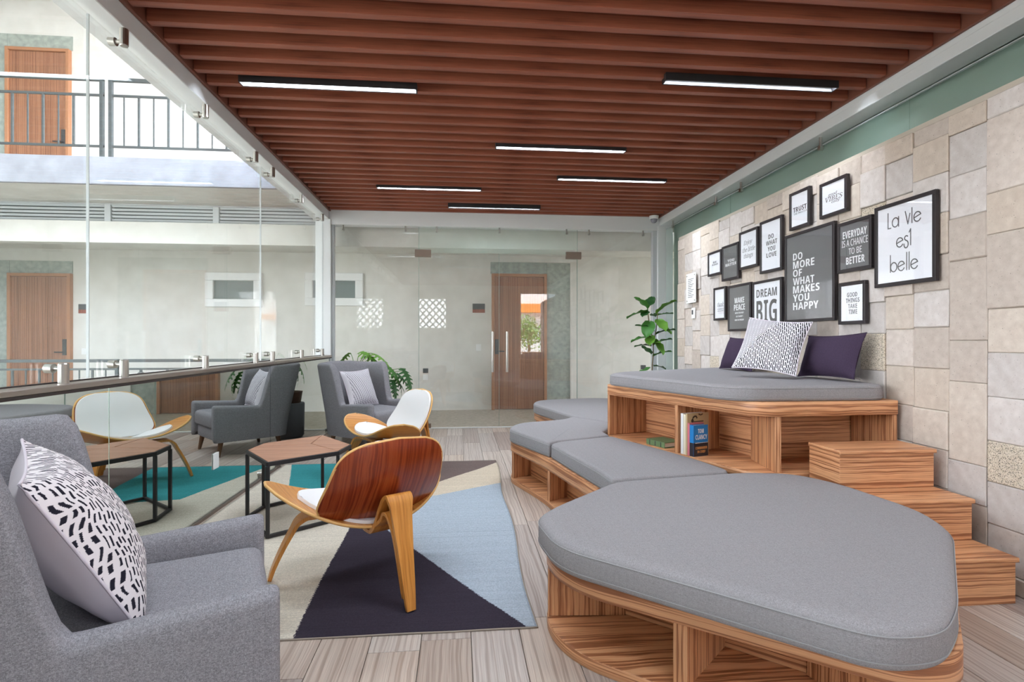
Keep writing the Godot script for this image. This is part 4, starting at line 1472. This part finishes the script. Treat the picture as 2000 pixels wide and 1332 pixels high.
# ---------------------------------------------------------------- framed prints
func stroke(st: SurfaceTool, pts: Array, w: float) -> void:
	for i in pts.size() - 1:
		var a: Vector2 = pts[i]
		var b: Vector2 = pts[i + 1]
		var d := (b - a).normalized()
		cbox(st, Vector3((a.x + b.x) / 2, (a.y + b.y) / 2, 0), Vector3(a.distance_to(b) + w * 0.7, w, 0.0008), 0.0, Basis(Vector3(d.x, d.y, 0), Vector3(-d.y, d.x, 0), Vector3(0, 0, 1)))

func arc(c: Vector2, rx: float, ry: float, a0: float, a1: float, n := 14) -> Array:
	var out := []
	for k in n + 1:
		var a := deg_to_rad(lerpf(a0, a1, float(k) / n))
		out.append(c + Vector2(cos(a) * rx, sin(a) * ry))
	return out

func deco(parent: Node, word: String, x: float, y: float, s: float) -> void:
	# thin geometric letters; s is the x-height
	var st := tool()
	var w := s * 0.11
	var widths := {"L": 0.62, "a": 1.0, "v": 0.72, "i": 0.3, "e": 1.0, "s": 0.62, "t": 0.36, "b": 1.0, "l": 0.3, " ": 0.7}
	var total := 0.0
	for ch in word: total += widths[ch] * s
	var px := x - total / 2
	for ch in word:
		var o := Vector2(px, y)
		var cw: float = widths[ch] * s
		match ch:
			"L":
				stroke(st, [o + Vector2(s * 0.12, s * 1.6), o + Vector2(s * 0.12, 0), o + Vector2(s * 0.5, 0)], w)
			"l":
				stroke(st, [o + Vector2(s * 0.15, s * 1.75), o + Vector2(s * 0.15, 0)], w)
			"a":
				stroke(st, arc(o + Vector2(s * 0.46, s * 0.48), s * 0.4, s * 0.47, 0, 360, 20), w)
				stroke(st, [o + Vector2(s * 0.88, s * 1.0), o + Vector2(s * 0.88, 0)], w)
			"b":
				stroke(st, arc(o + Vector2(s * 0.5, s * 0.48), s * 0.4, s * 0.47, 0, 360, 20), w)
				stroke(st, [o + Vector2(s * 0.06, s * 1.75), o + Vector2(s * 0.06, 0)], w)
			"e":
				stroke(st, arc(o + Vector2(s * 0.47, s * 0.48), s * 0.42, s * 0.47, 20, 330, 18), w)
				stroke(st, [o + Vector2(s * 0.06, s * 0.42), o + Vector2(s * 0.86, s * 0.66)], w)
			"v":
				stroke(st, [o + Vector2(s * 0.02, s * 1.3), o + Vector2(s * 0.34, 0), o + Vector2(s * 0.6, s * 1.0)], w)
			"i":
				stroke(st, [o + Vector2(s * 0.12, s * 1.5), o + Vector2(s * 0.12, 0)], w)
			"s":
				stroke(st, arc(o + Vector2(s * 0.3, s * 0.78), s * 0.22, s * 0.22, 40, 230, 10) + arc(o + Vector2(s * 0.26, s * 0.16), s * 0.26, s * 0.36, 70, -190, 14), w)
			"t":
				stroke(st, [o + Vector2(s * 0.2, s * 1.6), o + Vector2(s * 0.2, 0)], w)
				stroke(st, [o + Vector2(s * 0.02, s * 1.3), o + Vector2(s * 0.2, s * 1.6)], w)
		px += cw
	var q := put("lettering", done(st), M.ink_thin, parent)
	q.position.z = 0.0026

func picture(label: String, y1: float, z0: float, y0: float, z1: float, dark: bool, lines: Array, mat_inset := 0.0) -> Node3D:
	# heights and places measured on the wall plane
	var k := 1.0217
	var Y1 := 1.2 + (y1 - 1.2) * k
	var Y0 := 1.2 + (y0 - 1.2) * k
	var Z0 := z0 * k
	var Z1 := z1 * k
	var w := Z1 - Z0
	var h := Y1 - Y0
	var n := thing("framed_print", label, "picture", Vector3(2.604, (Y0 + Y1) / 2, (Z0 + Z1) / 2), 0.0, "framed prints on the stone wall")
	n.transform.basis = Basis(Vector3(0, 0, 1), Vector3.UP, Vector3(-1, 0, 0))
	var b := 0.022
	var d := 0.027
	var st := tool()
	cbox(st, Vector3(0, h / 2 - b / 2, d / 2), Vector3(w, b, d), 0.002)
	cbox(st, Vector3(0, -h / 2 + b / 2, d / 2), Vector3(w, b, d), 0.002)
	cbox(st, Vector3(-w / 2 + b / 2, 0, d / 2), Vector3(b, h - 2 * b, d), 0.002)
	cbox(st, Vector3(w / 2 - b / 2, 0, d / 2), Vector3(b, h - 2 * b, d), 0.002)
	put("frame", done(st), M.frame_black, n)
	var pr := put("print", boxm(Vector3(w - 2 * b, h - 2 * b, 0.004), 0.0), M.paper_dark if dark else M.paper, n, Transform3D(Basis(), Vector3(0, 0, 0.016)))
	put("glazing", boxm(Vector3(w - 2 * b, h - 2 * b, 0.002), 0.0), M.glazing, n, Transform3D(Basis(), Vector3(0, 0, 0.022)))
	var hold := pr
	for L in lines:
		# [words, centre x, centre y, width, height (all as shares), bold, serif, skew, alignment]
		var bold: bool = L[5] if L.size() > 5 else true
		var serif: bool = L[6] if L.size() > 6 else false
		var sk: float = L[7] if L.size() > 7 else 0.0
		text_on(hold, "lettering", L[0], L[1] * w, L[2] * h, L[3] * w, L[4] * h, (M.ink_white if dark else (M.ink if bold else M.ink_thin)), 0.0024, bold, serif, sk)
	return pr

func pictures() -> void:
	picture("small framed print reading BE KIND", 2.091, -5.39, 1.852, -5.105, false, [["BE", 0.0, 0.05, 0.26, 0.07], ["KIND", 0.02, -0.05, 0.42, 0.07]])
	picture("dark framed print reading YOU MATTER", 2.104, -5.09, 1.772, -4.775, true, [["YOU", 0.03, 0.05, 0.40, 0.075], ["MATTER", 0.03, -0.06, 0.66, 0.08]])
	picture("framed print with handwritten Enjoy the little things", 2.176, -4.76, 1.84, -4.452, false, [["Enjoy", -0.04, 0.17, 0.44, 0.15, false, true, 0.3], ["the little", 0.0, 0.0, 0.68, 0.12, false, true, 0.3], ["things", -0.02, -0.18, 0.50, 0.15, false, true, 0.3]])
	picture("tall framed print reading DO WHAT YOU LOVE", 2.196, -4.416, 1.763, -4.10, false, [["DO", 0.0, 0.17, 0.24, 0.085], ["WHAT", 0.02, 0.055, 0.5, 0.085], ["YOU", 0.02, -0.06, 0.34, 0.085], ["LOVE", 0.02, -0.175, 0.46, 0.085]])
	picture("small framed print reading TRUST THE PROCESS", 2.325, -4.0, 2.043, -3.757, false, [["TRUST", 0.0, 0.02, 0.66, 0.13], ["THE PROCESS", 0.02, -0.09, 0.66, 0.05, false]])
	picture("framed print with slanted handwriting good VIBES only, highest on the wall", 2.297, -3.644, 2.053, -3.372, false, [["good", -0.03, 0.10, 0.32, 0.10, false, true, 0.35], ["VIBES", 0.0, -0.01, 0.64, 0.13, false, true, 0.25], ["only", 0.08, -0.12, 0.3, 0.09, false, true, 0.35]])
	picture("largest framed print, dark, reading DO MORE OF WHAT MAKES YOU HAPPY", 2.014, -4.06, 1.340, -3.49, true, [["DO", -0.225, 0.235, 0.20, 0.078], ["MORE", -0.105, 0.142, 0.44, 0.08], ["OF", -0.23, 0.05, 0.19, 0.078], ["WHAT", -0.105, -0.042, 0.44, 0.08], ["MAKES", -0.055, -0.134, 0.54, 0.08], ["YOU", -0.155, -0.227, 0.34, 0.08], ["HAPPY", -0.065, -0.32, 0.52, 0.08]])
	picture("dark framed print reading EVERYDAY IS A CHANCE TO BE BETTER", 1.981, -3.462, 1.65, -3.155, true, [["EVERYDAY", 0.0, 0.24, 0.70, 0.14], ["IS A CHANCE", 0.0, 0.07, 0.76, 0.13, false], ["TO BE", 0.02, -0.10, 0.38, 0.12, false], ["BETTER", 0.02, -0.28, 0.54, 0.14]])
	picture("framed print reading GOOD THINGS TAKE TIME", 1.582, -3.452, 1.309, -3.208, false, [["GOOD", 0.0, 0.20, 0.38, 0.105], ["THINGS", 0.02, 0.065, 0.50, 0.105], ["TAKE", 0.02, -0.07, 0.34, 0.105], ["TIME", 0.03, -0.205, 0.32, 0.105]])
	var lv := picture("large white framed print reading La vie est belle", 2.009, -3.13, 1.522, -2.697, false, [])
	deco(lv, "La vie", 0.0, 0.10, 0.058)
	deco(lv, "est", 0.0, -0.025, 0.058)
	deco(lv, "belle", 0.0, -0.165, 0.058)
	picture("narrow framed print with a handwritten word and small lines, lowest at the far end", 1.724, -5.262, 1.402, -5.019, false, [["thank", 0.05, -0.02, 0.52, 0.13, false, true, 0.3], ["be thankful for", 0.05, -0.16, 0.5, 0.035, false], ["what you have", 0.05, -0.22, 0.5, 0.035, false]])
	picture("dark framed print reading MAKE PEACE with small lines below", 1.715, -4.969, 1.29, -4.563, true, [["MAKE", 0.0, 0.16, 0.42, 0.115], ["PEACE", 0.0, 0.01, 0.48, 0.125], ["WITH THE PAST", 0.0, -0.11, 0.38, 0.032], ["SO IT WON'T", 0.0, -0.185, 0.30, 0.032], ["RUIN THE PRESENT", 0.0, -0.26, 0.40, 0.032]])
	picture("white framed print reading DREAM BIG behind the patterned pillow", 1.706, -4.534, 1.286, -4.102, false, [["DREAM", -0.02, 0.25, 0.70, 0.16], ["BIG", -0.02, -0.12, 0.70, 0.45]])

# ---------------------------------------------------------------- plants
func leaf_mesh(len: float, wid: float, curl: float) -> ArrayMesh:
	var st := tool()
	st.set_smooth_group(1)
	var nl := 8
	var g := func(i: int, s: float):
		var t := float(i) / nl
		var w: float = wid * (0.16 + 0.84 * sin(pow(t, 0.75) * PI * 0.92)) * (1.0 if t > 0.04 else 0.3)
		if i == nl: w *= 0.35
		var wav := 0.02 * sin(t * 15.0) * absf(s)
		return Vector3(s * w / 2, -curl * t * t * len + 0.12 * wid * absf(s) + wav * wid * 3.0, t * len)
	for i in nl:
		for s in [[-1.0, -0.5], [-0.5, 0.0], [0.0, 0.5], [0.5, 1.0]]:
			quad(st, g.call(i, s[0]), g.call(i + 1, s[0]), g.call(i + 1, s[1]), g.call(i, s[1]))
	return done(st)

func lobed_leaf(len: float, wid: float, curl: float) -> ArrayMesh:
	var o := PackedVector2Array()
	var right := []
	var lobes := 5
	right.append(Vector2(0.004, 0.0))
	for k in lobes:
		var t := float(k) / lobes
		var w: float = wid * 0.5 * [0.62, 0.95, 1.0, 0.82, 0.55][k]
		var z := len * (0.02 + t * 0.80)
		right.append(Vector2(w * 0.30, z + len * 0.01))
		right.append(Vector2(w * 0.98, z + len * (0.02 + 0.10 * t)))
		right.append(Vector2(w, z + len * (0.07 + 0.11 * t)))
		right.append(Vector2(w * 0.42, z + len * 0.125))
	right.append(Vector2(wid * 0.10, len * 0.93))
	right.append(Vector2(0, len))
	for p in right: o.append(p)
	for k in range(right.size() - 2, -1, -1):
		o.append(Vector2(-right[k].x, right[k].y))
	var st := tool()
	st.set_smooth_group(1)
	var idx := Geometry2D.triangulate_polygon(o)
	for t in idx.size() / 3:
		var v := []
		for q in 3:
			var p := o[idx[t * 3 + q]]
			v.append(Vector3(p.x, -curl * p.y * p.y / len + 0.25 * absf(p.x) - 0.9 * p.x * p.x / wid, p.y))
		if (v[1] - v[0]).cross(v[2] - v[0]).y > 0: tri(st, v[0], v[1], v[2])
		else: tri(st, v[0], v[2], v[1])
	return done(st)

func place_leaf(parent: Node, mesh: Mesh, m: Material, at: Vector3, yaw: float, pitch: float, roll: float, sc: float) -> void:
	var b := Basis(Vector3.UP, yaw) * Basis(Vector3.RIGHT, pitch) * Basis(Vector3.BACK, roll)
	put("leaf", mesh, m, parent, Transform3D(b.scaled(Vector3.ONE * sc), at))

func plants() -> void:
	# fiddle leaf fig in the far corner
	var f := thing("fiddle_leaf_fig", "fiddle leaf fig with broad green leaves beside the white corner column", "plant", Vector3(2.42, 0, -6.72))
	var st := tool()
	lathe(st, [Vector2(0, 0), Vector2(0.13, 0), Vector2(0.17, 0.34), Vector2(0.175, 0.36), Vector2(0.155, 0.36), Vector2(0.15, 0.32), Vector2(0, 0.32)], 24, Vector3.ZERO, 1)
	put("pot", done(st), M.pot_grey, f)
	st = tool()
	tube(st, smooth_path([Vector3(0, 0.3, 0), Vector3(0.0, 0.8, 0), Vector3(0.01, 1.15, 0.01), Vector3(-0.04, 1.45, 0.0), Vector3(-0.06, 1.62, 0)], 5), [0.014, 0.013, 0.012, 0.009, 0.007], 8)
	put("stem", done(st), M.stem, f)
	st = tool()
	tube(st, smooth_path([Vector3(0.01, 1.15, 0.01), Vector3(0.06, 1.4, 0.0), Vector3(0.07, 1.6, 0)], 5), [0.009, 0.007, 0.006], 8)
	put("stem", done(st), M.stem, f)
	var lm := leaf_mesh(0.24, 0.15, 0.35)
	var lm2 := leaf_mesh(0.20, 0.12, 0.2)
	# [height, out x, yaw (0 = to the viewer), pitch, scale, tone]
	var L := [[0.86, -0.02, -1.4, 0.35, 1.15, 0], [0.88, 0.02, 1.9, -0.1, 0.8, 2], [1.0, 0.01, 1.3, -0.6, 0.95, 0], [1.03, -0.01, -1.2, -0.75, 0.95, 2], [1.13, -0.01, -1.5, -0.3, 0.9, 2], [1.14, 0.01, 1.4, -0.65, 1.0, 0], [1.17, 0.0, 0.2, -0.2, 0.9, 1], [1.22, 0.0, 0.5, 0.5, 1.05, 1], [1.24, -0.02, -1.5, -0.1, 1.05, 0], [1.26, -0.02, -0.4, 0.4, 1.1, 1], [1.28, 0.05, 1.5, -0.55, 1.0, 2], [1.33, -0.03, -1.3, -0.6, 0.9, 2], [1.42, 0.06, 0.8, 0.45, 1.15, 1], [1.44, -0.03, -0.5, 0.5, 1.15, 0], [1.46, 0.07, 0.1, 0.3, 1.0, 1], [1.52, 0.07, 1.5, -0.3, 1.0, 0], [1.54, 0.06, 1.1, -0.9, 1.15, 1], [1.56, -0.05, -1.4, -0.05, 1.25, 0], [1.56, -0.06, -0.7, 0.2, 0.9, 2], [1.60, -0.06, -1.2, -0.9, 1.0, 0], [1.62, -0.05, 2.4, -1.0, 0.9, 2], [1.5, 0.05, 3.0, -0.4, 1.0, 2], [1.3, -0.02, 3.0, -0.3, 1.0, 0]]
	for k in L.size():
		var a: Array = L[k]
		place_leaf(f, lm if k % 3 else lm2, M[["leaf", "leaf_light", "leaf_dark"][a[5]]], Vector3(a[1], a[0], 0), a[2], a[3], 0.15 * sin(k * 2.3), a[4])
	# philodendron behind the far armchair
	var p := thing("potted_philodendron", "philodendron with lobed dark green leaves in a grey pot behind the far armchair", "plant", Vector3(-1.30, 0, -7.12))
	st = tool()
	lathe(st, [Vector2(0, 0), Vector2(0.14, 0), Vector2(0.165, 0.03), Vector2(0.172, 0.42), Vector2(0.165, 0.43), Vector2(0.15, 0.43), Vector2(0, 0.43)], 26, Vector3.ZERO, 1)
	put("planter", done(st), M.pot_grey, p)
	st = tool()
	lathe(st, [Vector2(0, 0.43), Vector2(0.125, 0.43), Vector2(0.145, 0.56), Vector2(0.15, 0.57), Vector2(0.135, 0.57), Vector2(0.13, 0.55), Vector2(0, 0.55)], 26, Vector3.ZERO, 1)
	put("nursery_pot", done(st), M.pot_rim, p)
	var ll := lobed_leaf(0.26, 0.25, 0.45)
	var ll2 := lobed_leaf(0.22, 0.19, 0.75)
	var r := RandomNumberGenerator.new()
	r.seed = 31
	# [yaw, reach, height of the leaf base, droop]
	var S := [[1.2, 0.06, 1.06, 0.1], [-1.5, 0.06, 1.05, 0.35], [1.3, 0.20, 1.05, 0.2], [1.9, 0.18, 0.98, 0.2], [1.9, 0.10, 1.0, 0.2], [1.5, 0.28, 0.92, 0.4], [1.45, 0.42, 0.80, 0.5], [1.2, 0.50, 0.72, 0.75], [1.75, 0.50, 0.78, 0.5], [1.45, 0.40, 0.72, 0.7], [1.6, 0.58, 0.82, 0.8], [1.5, 0.66, 0.70, 1.0], [1.35, 0.60, 0.86, 0.7], [1.7, 0.44, 0.66, 0.9], [1.25, 0.40, 0.90, 0.5], [1.4, 0.30, 0.66, 0.8], [-1.5, 0.08, 0.92, 0.8], [-1.9, 0.06, 0.84, 0.9], [2.0, 0.30, 0.76, 0.8], [2.4, 0.15, 0.80, 0.8], [1.6, 0.34, 0.66, 0.9], [2.2, 0.22, 0.86, 0.7], [1.75, 0.5, 0.74, 0.9], [1.9, 0.36, 0.84, 0.6]]
	for k in S.size():
		var a: Array = S[k]
		var d := Vector3(sin(a[0]), 0, cos(a[0]))
		var tip: Vector3 = d * a[1] + Vector3(0, a[2], 0)
		var s2 := tool()
		tube(s2, smooth_path([Vector3(0, 0.52, 0), d * a[1] * 0.35 + Vector3(0, 0.52 + (a[2] - 0.52) * 0.72, 0), tip], 5), [0.006, 0.005, 0.004], 6)
		put("leaf_stalk", done(s2), M.stem_green, p)
		place_leaf(p, ll if k % 2 == 0 else ll2, M[["leaf_dark", "leaf", "leaf_dark", "leaf_dark", "leaf"][k % 5]] if a[2] < 1.0 else M.leaf_light, tip, a[0] + (r.randf() - 0.5) * 0.5, a[3], (r.randf() - 0.5) * 0.6, 0.9 + r.randf() * 0.25)

# ---------------------------------------------------------------- lamps and small fittings
func lamps() -> void:
	var spec := [[-1.457, -0.286, -3.845, "slim black ceiling lamp nearest the left glass wall"], [1.358, 2.572, -3.545, "slim black ceiling lamp nearest the stone wall"], [0.325, 1.512, -4.895, "slim ceiling lamp in the middle of the slats"], [1.047, 2.24, -5.793, "slim ceiling lamp towards the far end near the stone wall"], [-0.921, 0.258, -6.313, "slim ceiling lamp towards the far end near the glass wall"], [-0.138, 1.061, -7.142, "slim ceiling lamp farthest away above the glass doors"], [-0.35, 0.85, -2.28, "slim ceiling lamp just above the picture over the rug"], [0.9, 2.1, -1.38, "slim ceiling lamp above the picture over the front bench"], [-1.3, -0.1, -1.02, "slim ceiling lamp above the picture over the foreground armchair"], [0.3, 1.5, 0.6, "slim ceiling lamp above and behind the viewer"]]
	for s in spec:
		var n := thing("linear_lamp", s[3], "ceiling lamp", Vector3((s[0] + s[1]) / 2, 2.95, s[2]), 0.0, "slim lamps under the slats")
		var w: float = s[1] - s[0]
		var st := tool()
		cbox(st, Vector3(0, -0.004, 0.033), Vector3(w, 0.05, 0.008), 0.001)
		cbox(st, Vector3(0, -0.004, -0.033), Vector3(w, 0.05, 0.008), 0.001)
		cbox(st, Vector3(0, 0.018, 0), Vector3(w, 0.008, 0.07), 0.001)
		for e in [-1, 1]:
			cbox(st, Vector3(e * (w / 2 - 0.004), -0.004, 0), Vector3(0.008, 0.05, 0.07), 0.001)
		put("housing", done(st), M.black_metal, n)
		put("diffuser", boxm(Vector3(w - 0.018, 0.006, 0.056), 0.002), M.diffuser, n, Transform3D(Basis(), Vector3(0, 0.0105, 0)))
		for e in [-1, 1]:
			put("reflector", boxm(Vector3(w - 0.018, 0.034, 0.002), 0.0), M.lamp_inner, n, Transform3D(Basis(), Vector3(0, -0.0105, e * 0.0278)))
		var li := AreaLight3D.new()
		li.name = "lamp_light"
		n.add_child(li, true)
		li.area_size = Vector2(w - 0.03, 0.05)
		li.rotation.x = -PI / 2
		li.position = Vector3(0, 0.0065, 0)
		li.light_energy = 0.9
		li.light_color = Color(0.92, 0.96, 1.0)
		li.area_range = 14.0
		li.area_attenuation = 2.0
		li.shadow_enabled = true

func small_fittings() -> void:
	var c := thing("dome_camera", "small white dome camera under the beam above the far right column", "camera", Vector3(2.72, 2.95, -7.48))
	var st := tool()
	lathe(st, [Vector2(0, -0.045), Vector2(0.06, -0.045), Vector2(0.065, 0.0), Vector2(0, 0.0)], 20, Vector3.ZERO, -1)
	put("base", done(st), M.plastic_white, c)
	st = tool()
	lathe(st, [Vector2(0, -0.1), Vector2(0.025, -0.094), Vector2(0.042, -0.075), Vector2(0.048, -0.045), Vector2(0, -0.045)], 20)
	put("lens_dome", done(st), mat("lens_grey", c8(150, 150, 160), 0.2), c)
	# framed notice and switch on the stone wall
	var n := thing("wall_notice", "small white notice plate on standoffs at the far end of the stone wall", "notice", Vector3(2.60, 1.79, -5.92))
	n.transform.basis = Basis(Vector3(0, 0, 1), Vector3.UP, Vector3(-1, 0, 0))
	put("plate", boxm(Vector3(0.25, 0.33, 0.006), 0.001), M.plastic_white, n, Transform3D(Basis(), Vector3(0, 0, 0.02)))
	for sx in [-0.1, 0.1]:
		for sy in [-0.14, 0.14]:
			st = tool()
			cyl(st, Vector3(sx, sy, 0), Vector3(sx, sy, 0.028), 0.009, 10)
			put("standoff", done(st), M.steel, n)
	for k in 11:
		var ww := 0.15 - 0.03 * ((k * 7) % 3)
		put("printed_line", boxm(Vector3(ww, 0.006, 0.0006), 0.0), M.ink_thin, n, Transform3D(Basis(), Vector3(-(0.15 - ww) / 2, 0.10 - k * 0.02, 0.0235)))
	var s := thing("wall_switch", "white switch plate under the notice on the stone wall", "switch", Vector3(2.605, 1.51, -5.90))
	s.transform.basis = Basis(Vector3(0, 0, 1), Vector3.UP, Vector3(-1, 0, 0))
	put("plate", boxm(Vector3(0.085, 0.12, 0.012), 0.003), M.plastic_white, s, Transform3D(Basis(), Vector3(0, 0, 0.006)))
	put("rocker", boxm(Vector3(0.03, 0.05, 0.008), 0.002), M.plastic_dark, s, Transform3D(Basis(), Vector3(-0.01, 0.01, 0.013)))
